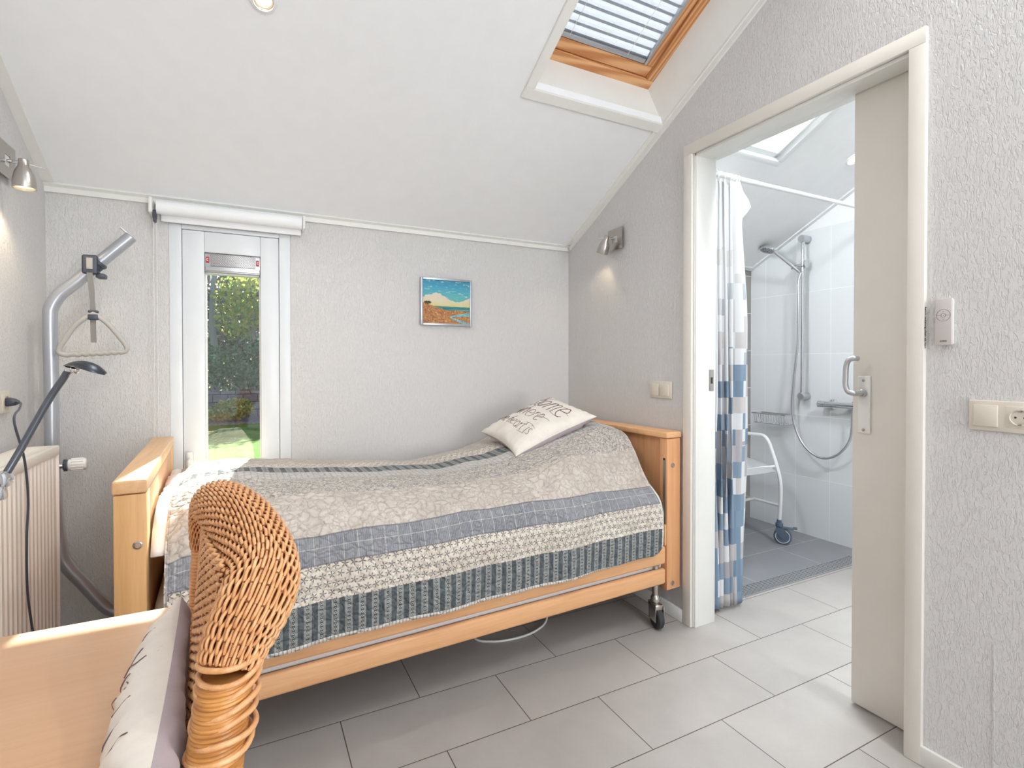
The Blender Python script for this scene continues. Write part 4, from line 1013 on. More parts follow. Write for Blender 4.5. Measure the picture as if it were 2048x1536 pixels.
# ------------------------------------------------------------------ pillows with lettering
def pillow(name, T, w, h, top, bot, mats, n=34, pinch=0.10, crease=0.004, seed=0.0, parent=None, pw=0.42):
    """top/bot: bulge heights; returns object and the surface function of its top side"""
    def prof(u, v):
        a = max(0.0, 1 - abs(u) ** 2.6); b = max(0.0, 1 - abs(v) ** 2.6); return (a * b) ** pw
    def plan(u, v):
        k = 1 - pinch * (1 - u * u) * abs(v) ** 3; l = 1 - pinch * (1 - v * v) * abs(u) ** 3
        return u * w / 2 * l, v * h / 2 * k
    def surf(u, v, side=1, off=0.0):
        x, y = plan(u, v); p = prof(u, v)
        e = max(abs(u), abs(v))
        wr = noise.noise(V((u * 2.2 + seed, v * 2.2, side * 3.0))) * 0.012 * p + noise.noise(V((u * 7 + seed, v * 5, side))) * crease * p
        wr += crease * 0.9 * math.sin((u if abs(v) > abs(u) else v) * 26 + seed + 3 * noise.noise(V((u * 3, v * 3, seed)))) * ss(0.55, 0.9, e) * (1 - ss(0.93, 1.0, e))
        return T @ V((x, y, side * ((top if side > 0 else bot) * p) + wr + off))
    bm = new(); G = {}
    for side in (1, -1):
        for i in range(n + 1):
            for j in range(n + 1):
                u = -math.cos(PI * i / n); v = -math.cos(PI * j / n)
                if side < 0 and (i in (0, n) or j in (0, n)): G[side, i, j] = G[1, i, j]; continue
                G[side, i, j] = bm.verts.new(surf(u, v, side))
    for side in (1, -1):
        for i in range(n):
            for j in range(n):
                q = [G[side, i, j], G[side, i + 1, j], G[side, i + 1, j + 1], G[side, i, j + 1]]
                f = bm.faces.new(q if side > 0 else q[::-1]); f.material_index = 0 if side > 0 else 1
    o = obj(name, bm, mats, parent, angle=0, fixn=True)
    return o, surf
def fabric(name, col, speck=None):
    n = N(name); v = n.coord()
    wv = n.m('ADD', n.wave(v, 420, 1.0, 1.0), n.wave(v, 420, 1.0, 1.0, 1.0, 'Y'))
    st = n.noise(n.mapv(v, (14, 14, 14)), 1.0, 4.0, 0.65)
    c = n.mix(n.sm(st, 0.35, 0.7), col, tuple(k * 0.93 for k in col[:3]) + (1,))
    if speck:
        sp_ = n.noise(n.mapv(v, (60, 60, 60)), 1.0, 4.0, 0.8); c = n.mix(n.m('MULTIPLY', n.gt(sp_, 0.66), 0.3), c, speck)
    n.pbr(c, 0.88, 0, n.bump(n.m('ADD', wv, n.m('MULTIPLY', st, 6.0)), 0.12, 0.003), 0.2, sheen=0.15)
    return n.done()
M['cream_cotton'] = fabric('cream_cotton', C(232, 226, 216), C(190, 170, 150))
M['mauve_cotton'] = fabric('mauve_cotton', C(176, 164, 168))
M['print'] = plain('mauve_brown_print', C(122, 104, 108), 0.9)
# hand drawn letters: strokes in a unit box (x right, y up, x-height 0.6)
GL = {
 'H': (0.7, [[(0.1, 0), (0.14, 1)], [(0.55, 0), (0.6, 1)], [(0.1, 0.5), (0.6, 0.54)]]),
 'o': (0.55, [[(0.25, 0.6), (0.06, 0.42), (0.08, 0.14), (0.26, 0.0), (0.45, 0.16), (0.44, 0.44), (0.25, 0.6)]]),
 'm': (0.8, [[(0.06, 0), (0.08, 0.6)], [(0.08, 0.42), (0.22, 0.6), (0.34, 0.5), (0.35, 0)], [(0.35, 0.42), (0.5, 0.6), (0.63, 0.5), (0.66, 0)]]),
 'e': (0.55, [[(0.08, 0.3), (0.44, 0.36), (0.42, 0.52), (0.26, 0.62), (0.09, 0.44), (0.08, 0.18), (0.25, 0.0), (0.46, 0.1)]]),
 'w': (0.75, [[(0.05, 0.6), (0.16, 0), (0.34, 0.5), (0.48, 0), (0.66, 0.62)]]),
 'h': (0.55, [[(0.08, 0), (0.1, 1)], [(0.09, 0.4), (0.26, 0.6), (0.42, 0.46), (0.43, 0)]]),
 'r': (0.42, [[(0.08, 0), (0.1, 0.6)], [(0.1, 0.4), (0.22, 0.58), (0.36, 0.58)]]),
 't': (0.42, [[(0.2, 0.95), (0.18, 0.1), (0.32, 0.0)], [(0.02, 0.62), (0.38, 0.66)]]),
 'a': (0.55, [[(0.42, 0.52), (0.24, 0.6), (0.07, 0.36), (0.12, 0.06), (0.28, 0.02), (0.42, 0.2)], [(0.42, 0.6), (0.44, 0.0)]]),
 'i': (0.28, [[(0.12, 0), (0.12, 0.6)], [(0.12, 0.78), (0.13, 0.84)]]),
 's': (0.45, [[(0.38, 0.54), (0.2, 0.6), (0.1, 0.44), (0.34, 0.24), (0.3, 0.04), (0.06, 0.06)]]),
 ' ': (0.4, [])}
def letters(bm, surf, line, u0, v0, size, du, dv, rad, k=1.0):
    """du: reading direction in (u,v); dv: up direction"""
    x = 0.0
    for ch in line:
        wdt, strokes = GL[ch]
        for st_ in strokes:
            pp = spline([(p[0], p[1], 0) for p in st_], 5)
            P3_ = []
            for p in pp:
                a = u0 + ((x + p.x) * du[0] + p.y * dv[0]) * size; b = v0 + ((x + p.x) * du[1] + p.y * dv[1]) * size
                P3_.append(surf(max(-.97, min(.97, a)), max(-.97, min(.97, b)), 1, 0.0006))
            tube(bm, P3_, rad, 6)
        x += wdt
def ribs(bm, surf, lines, rad):
    for ln in lines: tube(bm, [surf(p.x, p.y, 1, 0.0014) for p in spline([(a, b, 0) for a, b in ln], 6)], rad, 5)
# pillow on the bed: local x runs uphill (towards the head), local y towards the wall
PC = V((1.322, 2.325, 0.936))
ea = V((0.93, -0.069, 0.36)).normalized(); eb = V((0.014, 0.988, 0.155)); eb = (eb - ea * eb.dot(ea)).normalized(); ec = ea.cross(eb)
TP_ = Matrix((ea, eb, ec)).transposed().to_4x4(); TP_.translation = PC
pw_, psurf = pillow('throw_pillow', TP_, 0.47, 0.425, 0.062, 0.062, [M['cream_cotton'], M['mauve_cotton']], seed=1.3, crease=0.0035, pw=0.46)
tag(pw_, 'cream scatter pillow with handwritten lettering lying on the quilt', 'pillow')
bm = new()
letters(bm, psurf, 'Home', 0.28, 0.92, 0.62, (0, -1), (1, 0), 0.0023)
letters(bm, psurf, 'where', -0.14, 0.86, 0.44, (0, -1), (1, 0), 0.0017)
letters(bm, psurf, 'the heart is', -0.56, 0.93, 0.30, (0, -1), (1, 0), 0.0013)
o = obj('lettering', bm, M['print'], pw_, angle=0); o['label'] = 'mauve brown handwritten words'
for ln_ in [[(0.05, -0.1), (0.03, -0.3), (0.07, -0.5), (0.05, -0.66)], [(-0.3, -0.25), (-0.28, -0.45), (-0.33, -0.7)], [(0.3, -0.2), (0.26, -0.4), (0.29, -0.62)], [(-0.6, -0.3), (-0.58, -0.6)], [(0.5, -0.55), (0.47, -0.75)], [(-0.45, 0.5), (-0.46, 0.2)], [(0.62, -0.3), (0.66, -0.6)]]:
    bm = new(); ribs(bm, psurf, [ln_], 0.0009); obj('printed_line', bm, M['print'], pw_, angle=0)

# ------------------------------------------------------------------ rattan chair
n = N('honey_rattan'); v = n.coord()
r1 = n.noise(v, 70.0, 3.0, 0.6); r2 = n.noise(v, 9.0, 2.0)
c = n.ramp(n.m('ADD', n.m('MULTIPLY', r1, 0.6), n.m('MULTIPLY', r2, 0.4)), [(0.3, C(192, 132, 82)), (0.5, C(216, 160, 108)), (0.7, C(236, 192, 142))])
n.pbr(c, 0.38, 0, n.bump(r1, 0.1, 0.002), 0.5, coat=0.15); M['rattan'] = n.done()
n = N('dark_rattan_core'); v = n.coord()
c = n.ramp(n.noise(v, 50.0, 3.0), [(0.3, C(96, 52, 26)), (0.7, C(142, 84, 44))]); n.pbr(c, 0.6); M['rattan_core'] = n.done()
n = N('rattan_peel_wrap'); v = n.coord()
r1 = n.noise(n.mapv(v, (12, 12, 160)), 1.0, 3.0, 0.6)
c = n.ramp(r1, [(0.3, C(150, 92, 38)), (0.5, C(196, 134, 66)), (0.72, C(222, 166, 100))]); n.pbr(c, 0.34, 0, n.bump(r1, 0.15, 0.002), 0.5, coat=0.2); M['rattan_wrap'] = n.done()

ch = thing('rattan_chair', 'honey coloured woven rattan chair with rolled back at the desk', 'chair', (-0.26, 0.9, 0))
ARCH = [(-0.027, 0.721, 0.877), (-0.014, 0.737, 0.906), (0.004, 0.757, 0.936), (0.014, 0.797, 0.956), (0.006, 0.862, 0.975), (-0.013, 0.939, 0.992), (-0.036, 1.013, 1.0), (-0.057, 1.074, 0.997), (-0.073, 1.112, 0.962), (-0.080, 1.124, 0.905)]
ARAD = [0.0335, 0.040, 0.0445, 0.0455, 0.0465, 0.0455, 0.0435, 0.038, 0.028, 0.020]
KS = 24
ap = spline(ARCH, KS); ar = []
for i in range(len(ARCH) - 1):
    for k in range(KS): t = k / KS; ar.append(ARAD[i] + (ARAD[i + 1] - ARAD[i]) * t)
ar.append(ARAD[-1])
# arc length resample
def resamp(path, rad, step):
    L = [0.0]
    for p, q in zip(path, path[1:]): L.append(L[-1] + (q - p).length)
    m = int(L[-1] / step); out = []; rr_ = []; j = 0
    for i in range(m + 1):
        s = L[-1] * i / m
        while j < len(L) - 2 and L[j + 1] < s: j += 1
        t = (s - L[j]) / max(1e-9, L[j + 1] - L[j]); out.append(path[j].lerp(path[j + 1], t)); rr_.append(rad[j] + (rad[j + 1] - rad[j]) * t)
    return out, rr_, L[-1]
ap, ar, AL = resamp(ap, ar, 0.0027)
AF = frames(ap)
bm = new(); tube(bm, ap, [r * 0.99 - 0.0055 for r in ar], 28); obj('roll_core', bm, M['rattan_core'], ch)
NS = 54; LAM = 0.027
for grp in range(1):
    bm = new()
    for k in range(NS):
        th0 = 2 * PI * k / NS; pts = []
        for i, (p, (t, a, b_), r) in enumerate(zip(ap, AF, ar)):
            s = AL * i / (len(ap) - 1); th = th0 + s * 0.9
            sw_ = math.sin(2 * PI * s / LAM + PI * k + 0.3 * math.sin(k * 1.7)); sw_ = math.copysign(abs(sw_) ** 0.7, sw_)
            q = r - 0.001 + 0.0027 * (0.5 + 0.5 * r / 0.046) * sw_
            pts.append(p + (a * math.cos(th) + b_ * math.sin(th)) * q)
        rr_ = [0.0024 * (0.4 + 0.6 * min(1, r / 0.045)) for r in ar]
        tube(bm, pts, rr_, 6)
    o = obj('woven_roll', bm, M['rattan'], ch, angle=0)
bm = new()
for i in range(4, len(ap) - 2, 5):
    t, a, b_ = AF[i]; tube(bm, [ap[i] + (a * math.cos(2 * PI * k / 32) + b_ * math.sin(2 * PI * k / 32)) * (ar[i] - 0.0012) for k in range(32)], 0.0014, 5, True)
obj('cross_stake', bm, M['rattan_core'], ch, angle=0)
# near upright: rattan wrapped pole, with the big loops at its top
def lerp3(a, b_, t): return V(a).lerp(V(b_), t)
def ripple_pole(path_fn, z_len, r, pitch, amp, nrad=26, rough=0.0):
    bm = new(); m = int(z_len / pitch * 4); rings = []
    T0_ = path_fn(0); 
    for i in range(m + 1):
        t = i / m; p = path_fn(t); ph = (i % 4)
        q = r(t) + amp * (0.0, 0.75, 1.0, 0.75)[ph] - (amp * 0.6 if noise.noise(V((0, 0, i * 0.23))) > 0.35 else 0)
        rings.append([bm.verts.new(p + V((math.cos(2 * PI * k / nrad) * q, math.sin(2 * PI * k / nrad) * q, 0.0012 * math.cos(2 * PI * k / nrad + 1)))) for k in range(nrad)])
    for A_, B_ in zip(rings, rings[1:]):
        for k in range(nrad): bm.faces.new((A_[k], A_[(k + 1) % nrad], B_[(k + 1) % nrad], B_[k]))
    bm.faces.new(rings[0][::-1]); bm.faces.new(rings[-1]); return bm
p_top = V((-0.028, 0.717, 0.872)); p_mid = V((-0.052, 0.655, 0.70)); p_bot = V((-0.085, 0.64, 0.0))
def npath(t):
    return p_bot.lerp(p_mid, t / 0.8) if t < 0.8 else p_mid.lerp(p_top, (t - 0.8) / 0.2)
bm = ripple_pole(npath, 0.88, lambda t: 0.0305, 0.0042, 0.0012); obj('rear_upright', bm, M['rattan_wrap'], ch, angle=60)
bm = new()
for k in range(7):
    t = 1.0 - k * 0.0145 + 0.012; z = p_top.z + 0.020 - k * 0.0150
    c0 = npath(min(1.0, 0.8 + 0.2 * (z - 0.70) / (p_top.z - 0.70))) + V((0.004, 0.004, 0))
    if z > p_top.z: c0 = p_top + V((0.004, 0.006, z - p_top.z))
    tilt = 0.15 + 0.03 * math.sin(k * 2.1)
    loop = []
    for q in range(28):
        a = 2 * PI * q / 28; rx = 0.0345 + 0.0016 * math.sin(k * 3 + a)
        loop.append(V((c0.x + rx * math.cos(a), c0.y + rx * 1.0 * math.sin(a), z + tilt * 0.035 * math.cos(a - 0.4) + 0.003 * math.sin(a * 2 + k))))
    tube(bm, loop, 0.0036, 8, True)
obj('binding_loop', bm, M['rattan'], ch, angle=0)
# far upright, wrapped with horizontal strands
f_top = V((-0.080, 1.124, 0.91)); f_bot = V((-0.125, 1.15, 0.0))
bm = ripple_pole(lambda t: f_bot.lerp(f_top, t), 0.91, lambda t: 0.0185, 0.0064, 0.0022, 18); obj('rear_upright', bm, M['rattan'], ch, angle=60)
# woven back panel between the uprights
bm = new()
def bp(s, z):  # s 0..1 along the back, z height
    t = (z - 0.4) / 0.5
    a = p_mid.lerp(p_top, max(-0.6, (z - 0.70) / (p_top.z - 0.70))); a = V((a.x - 0.012, a.y, z)); b_ = f_bot.lerp(f_top, z / 0.91); b_ = V((b_.x, b_.y, z))
    q = a.lerp(b_, s); q.x -= 0.012 * math.sin(PI * s); return q
z = 0.44; row = 0
nrm = V((1, 0.12, 0)).normalized()
while z < 0.985:
    top_lim = 0.90 + 0.085 * math.sin(PI * min(1.0, 0.25 + 0.0))
    pts = []
    m = 84
    for i in range(m + 1):
        s = 0.03 + 0.94 * i / m
        zz = z + 0.0006 * math.sin(i * 0.9 + row)
        pts.append(bp(s, zz) + nrm * (0.0030 * math.sin(PI * (i / 3.0) + PI * row)))
    if z > 0.90: pts = pts[6:-3]
    tube(bm, pts, 0.0026, 5); z += 0.0058; row += 1
obj('back_panel', bm, M['rattan'], ch, angle=0)
bm = new()
for i in range(15):
    s = 0.04 + 0.92 * i / 14; tube(bm, [bp(s, 0.42), bp(s, 0.6), bp(s, 0.8), bp(s, 0.975)], 0.0028, 6)
obj('back_stake', bm, M['rattan_core'], ch, angle=0)
# seat, apron and front legs
bm = new(); box(bm, -0.56, -0.09, 0.66, 1.13, 0.405, 0.44, None, 0.012, 3); obj('seat', bm, M['rattan_core'], ch)
bm = new(); row = 0; y = 0.665
while y < 1.13:
    pts = [V((-0.555 + 0.46 * i / 60, y, 0.442 + 0.002 * math.sin(PI * i / 3 + PI * row))) for i in range(61)]; tube(bm, pts, 0.0028, 5); y += 0.0065; row += 1
obj('seat_weave', bm, M['rattan'], ch, angle=0)
for yy in (0.69, 1.1):
    bm = ripple_pole(lambda t, yy=yy: V((-0.535, yy, 0.41 * t)), 0.41, lambda t: 0.021, 0.006, 0.0015, 16); obj('front_leg', bm, M['rattan_wrap'], ch, angle=60)
bm = new()
for a, b_ in (((-0.535, 0.69, 0.2), (-0.09, 0.66, 0.2)), ((-0.535, 1.1, 0.2), (-0.115, 1.13, 0.2)), ((-0.32, 0.675, 0.2), (-0.32, 1.115, 0.2))): tube(bm, [a, b_], 0.012, 12)
obj('stretcher', bm, M['rattan'], ch)

# cushion leaning against the chair back: local x = along the back (towards the wall), local y = up, local z = towards the desk
CC = V((-0.112, 0.845, 0.635)); cy = V((0.05, 0.0, 1)).normalized(); cx = V((-0.04, 1, 0)).normalized(); cx = (cx - cy * cx.dot(cy)).normalized(); cz = cx.cross(cy)
if cz.x > 0: cz = -cz; 
TC = Matrix((cx, cy, cz)).transposed().to_4x4(); TC.translation = CC
cu_, csurf = pillow('seat_cushion', TC, 0.46, 0.41, 0.078, 0.036, [M['cream_cotton'], M['mauve_cotton']], seed=5.1, crease=0.0045, pw=0.36)
def press(o_):                      # the cushion is squeezed between desk edge and chair back
    for vv_ in o_.data.vertices:
        w_ = vv_.co + WPOS[o_.name]
        if w_.z < 0.80: w_.x = max(w_.x, -0.1435 - 0.03 * ss(0.755, 0.80, w_.z))
        w_.x = min(w_.x, bp(min(1, max(0, (w_.y - 0.66) / 0.46)), w_.z).x - 0.008)
        vv_.co = w_ - WPOS[o_.name]
press(cu_)
tag(cu_, 'cream and mauve cushion propped against the rattan chair back', 'cushion')
for ln_ in [[(0.2, 0.62), (0.25, 0.78), (0.24, 0.9)], [(-0.1, 0.5), (-0.02, 0.62), (0.05, 0.74), (0.12, 0.8)], [(0.45, 0.6), (0.5, 0.7), (0.53, 0.84)], [(-0.35, 0.55), (-0.3, 0.7), (-0.25, 0.84)], [(0.62, 0.55), (0.68, 0.62), (0.72, 0.74)], [(0.0, 0.45), (0.1, 0.52), (0.22, 0.55), (0.35, 0.5)], [(-0.55, 0.6), (-0.5, 0.75)], [(0.72, 0.80), (0.73, 0.88), (0.70, 0.95)], [(0.52, 0.84), (0.5, 0.92)], [(0.33, 0.80), (0.35, 0.86), (0.31, 0.93), (0.34, 0.97)], [(0.15, 0.83), (0.13, 0.9)], [(0.2, 0.86), (0.1, 0.88)], [(-0.05, 0.78), (-0.02, 0.87), (-0.06, 0.94)], [(-0.25, 0.82), (-0.23, 0.93)], [(-0.45, 0.8), (-0.42, 0.9), (-0.46, 0.96)]]:
    bm = new(); ribs(bm, csurf, [ln_], 0.0009); press(obj('printed_line', bm, M['print'], cu_, angle=0))

# ------------------------------------------------------------------ bathroom
XS = XB - 0.06
sr = thing('shower_rail', 'chrome shower rail with hand shower and hose on the tiled wall', 'shower', (XS, 2.38, 1.0))
bm = new(); tube(bm, [(XS, 2.38, 1.02), (XS, 2.38, 2.15)], 0.0115, 18); obj('rail', bm, M['chrome'], sr)
for zz in (1.015, 2.15):
    bm = new(); lathe(bm, [(0.024, 0), (0.026, 0.003), (0.026, 0.08), (0.024, 0.084)], axis_m((XB, 2.38, zz), (-1, 0, 0)), 26); obj('wall_mount', bm, M['alu'], sr)
bm = new(); box(bm, XS - 0.02, XS + 0.02, 2.365, 2.44, 1.945, 1.972, None, 0.008, 3); lathe(bm, [(0.027, 0), (0.03, 0.003), (0.03, 0.012), (0.026, 0.016)], axis_m((XS, 2.366, 1.965), (0.1, -1, 0)), 24); tube(bm, [(XS - 0.015, 2.44, 1.955), (XS - 0.02, 2.455, 1.95)], 0.014, 14)
obj('slider', bm, M['chrome'], sr)
A0 = V((XS - 0.025, 2.43, 1.95)); A1 = V((XS - 0.09, 2.545, 2.085)); 
bm = new(); tube(bm, spline([A0 + (A0 - A1).normalized() * 0.05, A0, A0.lerp(A1, 0.5), A1], 5), [0.011] * 6 + [0.0125] * 10, 14)
hsd = V((-0.32, 0.1, -1)).normalized(); hc_ = A1 + V((-0.025, 0.035, 0.015))
lathe(bm, [(0.02, -0.022), (0.044, -0.02), (0.052, -0.010), (0.053, 0.006), (0.049, 0.010), (0.02, 0.011)], axis_m(hc_, hsd), 32)
hs = obj('hand_shower', bm, M['chrome'], sr)
n = N('spray_face'); vv = n.coord(); d_v = n.vor(vv, 90.0); n.pbr(n.mix(n.lt(d_v, 0.42), C(150, 154, 158), C(66, 70, 74)), 0.4); M['spray'] = n.done()
bm = new(); lathe(bm, [(0.0455, 0.0102), (0.045, 0.0125), (0.01, 0.013)], axis_m(hc_, hsd), 28); obj('spray_face', bm, M['spray'], hs)
hose = spline([A0 + (A0 - A1).normalized() * 0.06, (XS - 0.02, 2.40, 1.83), (XS - 0.025, 2.395, 1.65), (XS - 0.025, 2.40, 1.4), (XS - 0.025, 2.425, 1.15), (XS - 0.025, 2.44, 0.98), (XS - 0.025, 2.428, 0.83), (XS - 0.022, 2.37, 0.69), (XS - 0.02, 2.28, 0.61), (XS - 0.015, 2.19, 0.597), (XS - 0.01, 2.10, 0.65), (XS, 2.04, 0.76), (XS, 2.03, 0.95)], 22)
bm = new(); tube(bm, hose, [0.0072 + (0.0012 if k % 2 else 0) for k in range(len(hose))], 10); obj('hose', bm, M['alu'], sr, angle=0)
mx = thing('thermostat_mixer', 'chrome bar shower mixer half hidden by the sliding door', 'tap', (XS, 2.1, 0.94))
bm = new(); T = axis_m((XS, 2.262, 0.968), (0, -1, 0)); lathe(bm, [(0.020, 0), (0.0235, 0.003), (0.0235, 0.048), (0.0205, 0.05)], T, 26); lathe(bm, [(0.0215, 0.05), (0.0215, 0.26)], T, 26); lathe(bm, [(0.0205, 0.26), (0.0235, 0.262), (0.0235, 0.308), (0.02, 0.312)], T, 26); obj('mixer_body', bm, M['chrome'], mx)
for yy in (2.19, 2.04):
    bm = new(); lathe(bm, [(0.034, 0), (0.034, 0.006), (0.018, 0.012), (0.018, 0.06)], axis_m((XB, yy, 0.968), (-1, 0, 0)), 24); obj('wall_rosette', bm, M['chrome'], mx)
bk = thing('soap_basket', 'chrome wire soap basket on the tiled shower wall', 'basket', (XB - 0.06, 2.6, 0.8))
bm = new(); y0, y1, x0, x1 = 2.47, 2.755, XB - 0.115, XB - 0.004
tube(bm, [(x0, y0, 0.868), (x1, y0, 0.868), (x1, y1, 0.868), (x0, y1, 0.868)], 0.0045, 8, True); tube(bm, [(x0 + .012, y0 + .012, 0.795), (x1, y0 + .012, 0.795), (x1, y1 - .012, 0.795), (x0 + .012, y1 - .012, 0.795)], 0.003, 8, True); obj('rim_wire', bm, M['chrome'], bk)
bm = new()
for k in range(13):
    yy = y0 + 0.016 + (y1 - y0 - 0.032) * k / 12; tube(bm, [(x0, yy, 0.868), (x0 + .012, yy, 0.795), (x1, yy, 0.795)], 0.0022, 6)
for k in range(5):
    xx = x0 + 0.015 + (x1 - x0 - 0.02) * k / 4; tube(bm, [(xx, y0, 0.868), (xx, y0 + .012, 0.795), (xx, y1 - .012, 0.795), (xx, y1, 0.868)], 0.0022, 6)
obj('wire', bm, M['chrome'], bk)
# drain channel
dc = thing('shower_drain', 'long slotted grey drain channel in front of the shower', 'drain', (2.8, 1.937, 0))
n = N('drain_slots'); vv = n.coord(); xx, yy_, zz_ = n.sep(vv)
sl = n.m('MULTIPLY', n.lt(n.m('FRACT', n.m('DIVIDE', yy_, 0.0125)), 0.42), n.lt(n.m('FRACT', n.m('DIVIDE', xx, 0.028)), 0.72))
n.pbr(n.mix(sl, C(158, 160, 162), C(84, 84, 86)), 0.4, 0.4, n.bump(n.m('SUBTRACT', 1.0, sl), 0.5, 0.002)); M['drain'] = n.done()
bm = new(); box(bm, 2.0, XB - .002, 1.893, 1.98, 0.0, 0.004); obj('grate', bm, M['drain'], dc, smooth=False)
bm = new(); box(bm, 2.0, XB - .002, 1.887, 1.893, 0.0, 0.005); box(bm, 2.0, XB - .002, 1.98, 1.986, 0.0, 0.005); obj('edge_profile', bm, M['alu'], dc, smooth=False)
# trims in the bathroom
strip('trim_7', lambda b: box(b, X2, XB, 0.002, 0.04, -0.012, 0.0, T0), 'white cornice above the taupe bathroom tiles')
strip('trim_8', lambda b: box(b, XB - 0.035, XB, 0.04, L_, -0.01, 0.0, T0), 'white cover strip along the bathroom ceiling edge')
# shower chair
sc = thing('shower_chair', 'white tubular shower chair on castors behind the curtain', 'chair', (3.03, 2.55, 0))
XL_, XR_ = 2.80, 3.265
for X in (XR_, XL_):
    bm = new(); tube(bm, spline([(X, 2.345, 0.165), (X, 2.335, 0.32), (X, 2.338, 0.43), (X, 2.362, 0.53), (X, 2.40, 0.63), (X, 2.43, 0.70), (X, 2.475, 0.737), (X, 2.56, 0.737), (X, 2.70, 0.735), (X, 2.755, 0.72), (X, 2.775, 0.66), (X, 2.78, 0.45), (X, 2.785, 0.165)], 6), 0.0125, 14); obj('side_frame', bm, M['white_metal'], sc)
    bm = new(); tube(bm, [(X, 2.34, 0.268), (X, 2.782, 0.268)], 0.010, 12); obj('side_rail', bm, M['white_metal'], sc)
for yy, zz in ((2.55, 0.268), (2.38, 0.535), (2.775, 0.6)):
    bm = new(); tube(bm, [(XL_, yy, zz), (XR_, yy, zz)], 0.010, 12); obj('cross_rail', bm, M['white_metal'], sc)
bm = new(); NX_, NY_ = 20, 16; G = []
for i in range(NX_ + 1):
    row = []
    for j in range(NY_ + 1):
        s_ = -1 + 2 * i / NX_; t = j / NY_
        x = (XL_ + XR_) / 2 + s_ * 0.222 * (1 - 0.10 * (1 - t) ** 5 - 0.10 * max(0, t - 0.8) ** 2 * 10); y = 2.335 + 0.42 * t
        z = 0.565 + 0.02 * t - 0.05 * (1 - t) ** 6 - 0.02 * s_ ** 8 - 0.008 * (1 - s_ * s_) * math.sin(PI * t)
        row.append(bm.verts.new(V((x, y - 0.018 * (1 - s_ * s_) * (1 - t), z))))
    G.append(row)
fs = [bm.faces.new((G[i][j], G[i + 1][j], G[i + 1][j + 1], G[i][j + 1])) for i in range(NX_) for j in range(NY_)]
bmesh.ops.solidify(bm, geom=fs, thickness=0.02); obj('seat', bm, M['white_metal'], sc, angle=60)
bm = new(); box(bm, XL_ + 0.05, XR_ - 0.05, 2.77, 2.79, 0.64, 0.85, None, 0.009, 3); obj('backrest', bm, M['white_metal'], sc)
for (x, y, a) in ((XR_, 2.345, 0.6), (XL_, 2.345, -0.4), (XR_, 2.785, 0.3), (XL_, 2.785, 0.2)):
    Tk = Matrix.Translation((x, y, 0)) @ Matrix.Rotation(a, 4, 'Z')
    bm = new(); lathe(bm, [(0.018, 0.12), (0.024, 0.125), (0.024, 0.145), (0.017, 0.15), (0.015, 0.17)], Tk, 20)
    for s_ in (-1, 1): prism(bm, [(-0.025, 0.12), (0.02, 0.12), (0.02, 0.09), (-0.012, 0.045), (-0.035, 0.045), (-0.05, 0.085)], lambda p, s_=s_: Tk @ V((s_ * 0.018, p[0], p[1])), lambda p, s_=s_: Tk @ V((s_ * 0.022, p[0], p[1])))
    box(bm, -0.018, 0.018, -0.09, 0.0, 0.112, 0.122, Tk, 0.004); box(bm, -0.02, 0.02, -0.11, -0.085, 0.118, 0.127, Tk, 0.003)
    ck = obj('castor', bm, M['blue_plastic'], sc)
    bm = new(); Tw = Tk @ axis_m((0, -0.022, 0.058), (1, 0, 0)); lathe(bm, [(0.03, -0.014), (0.05, -0.014), (0.0575, -0.008), (0.0575, 0.008), (0.05, 0.014), (0.03, 0.014)], Tw, 32); wh = obj('wheel', bm, M['blue_plastic'], ck)
    bm = new(); lathe(bm, [(0.006, -0.0165), (0.008, -0.0155), (0.008, 0.0155), (0.006, 0.0165)], Tw, 14)
    tube(bm, [Tw @ V((math.cos(k * PI / 16) * 0.044, math.sin(k * PI / 16) * 0.044, -0.0142)) for k in range(32)], 0.002, 6, True); tube(bm, [Tw @ V((math.cos(k * PI / 16) * 0.044, math.sin(k * PI / 16) * 0.044, 0.0142)) for k in range(32)], 0.002, 6, True); obj('hub', bm, M['white_metal'], wh)
# curtain rail and curtain
YC, ZR = 1.862, 2.205
rl = thing('curtain_rod', 'white shower curtain rod spanning the bathroom', 'rod', (2.8, YC, ZR - 0.02))
bm = new(); tube(bm, [(X2, YC, ZR), (2.40, YC, ZR)], 0.0135, 16); tube(bm, [(2.40, YC, ZR), (XB, YC, ZR)], 0.0115, 16); obj('rod', bm, M['white_metal'], rl)
bm = new(); lathe(bm, [(0.03, 0), (0.03, 0.008), (0.02, 0.02)], axis_m((XB, YC, ZR), (-1, 0, 0)), 22); obj('wall_flange', bm, M['white_metal'], rl)
for k, x in enumerate((2.02, 2.06, 2.10, 2.135, 2.165, 2.19, 2.222, 2.25)):
    bm = new(); ring = [V((x + 0.012 * math.sin(q * PI / 12 + k), YC + 0.021 * math.cos(q * PI / 12), ZR - 0.012 + 0.027 * math.sin(q * PI / 12))) for q in range(24)]
    tube(bm, ring, 0.0022, 6, True)
    o = obj('curtain_ring', bm, M['plastic'])
    tag(o, 'white ring holding the bunched shower curtain on its rod', 'ring', 'curtain rings on the rod')
n = N('checked_curtain'); u, v, _z = n.sep(n.uv())
cw, chh = 0.082, 0.083
fu = n.m('DIVIDE', u, cw); 
colid = n.m('FLOOR', fu)
shift = n.m('MULTIPLY', n.m('MODULO', colid, 2.0), 0.0)
fv = n.m('DIVIDE', v, chh); rowid = n.m('FLOOR', fv)
rnd = n.white(n.comb(colid, rowid, 3.0)); rnd2 = n.white(n.comb(rowid, colid, 11.0))
dens = n.m('SUBTRACT', 1.02, n.m('MULTIPLY', n.m('SUBTRACT', v, 0.2), 0.52))        # more colour lower down
isc = n.lt(rnd, n.m('MINIMUM', dens, 0.78))
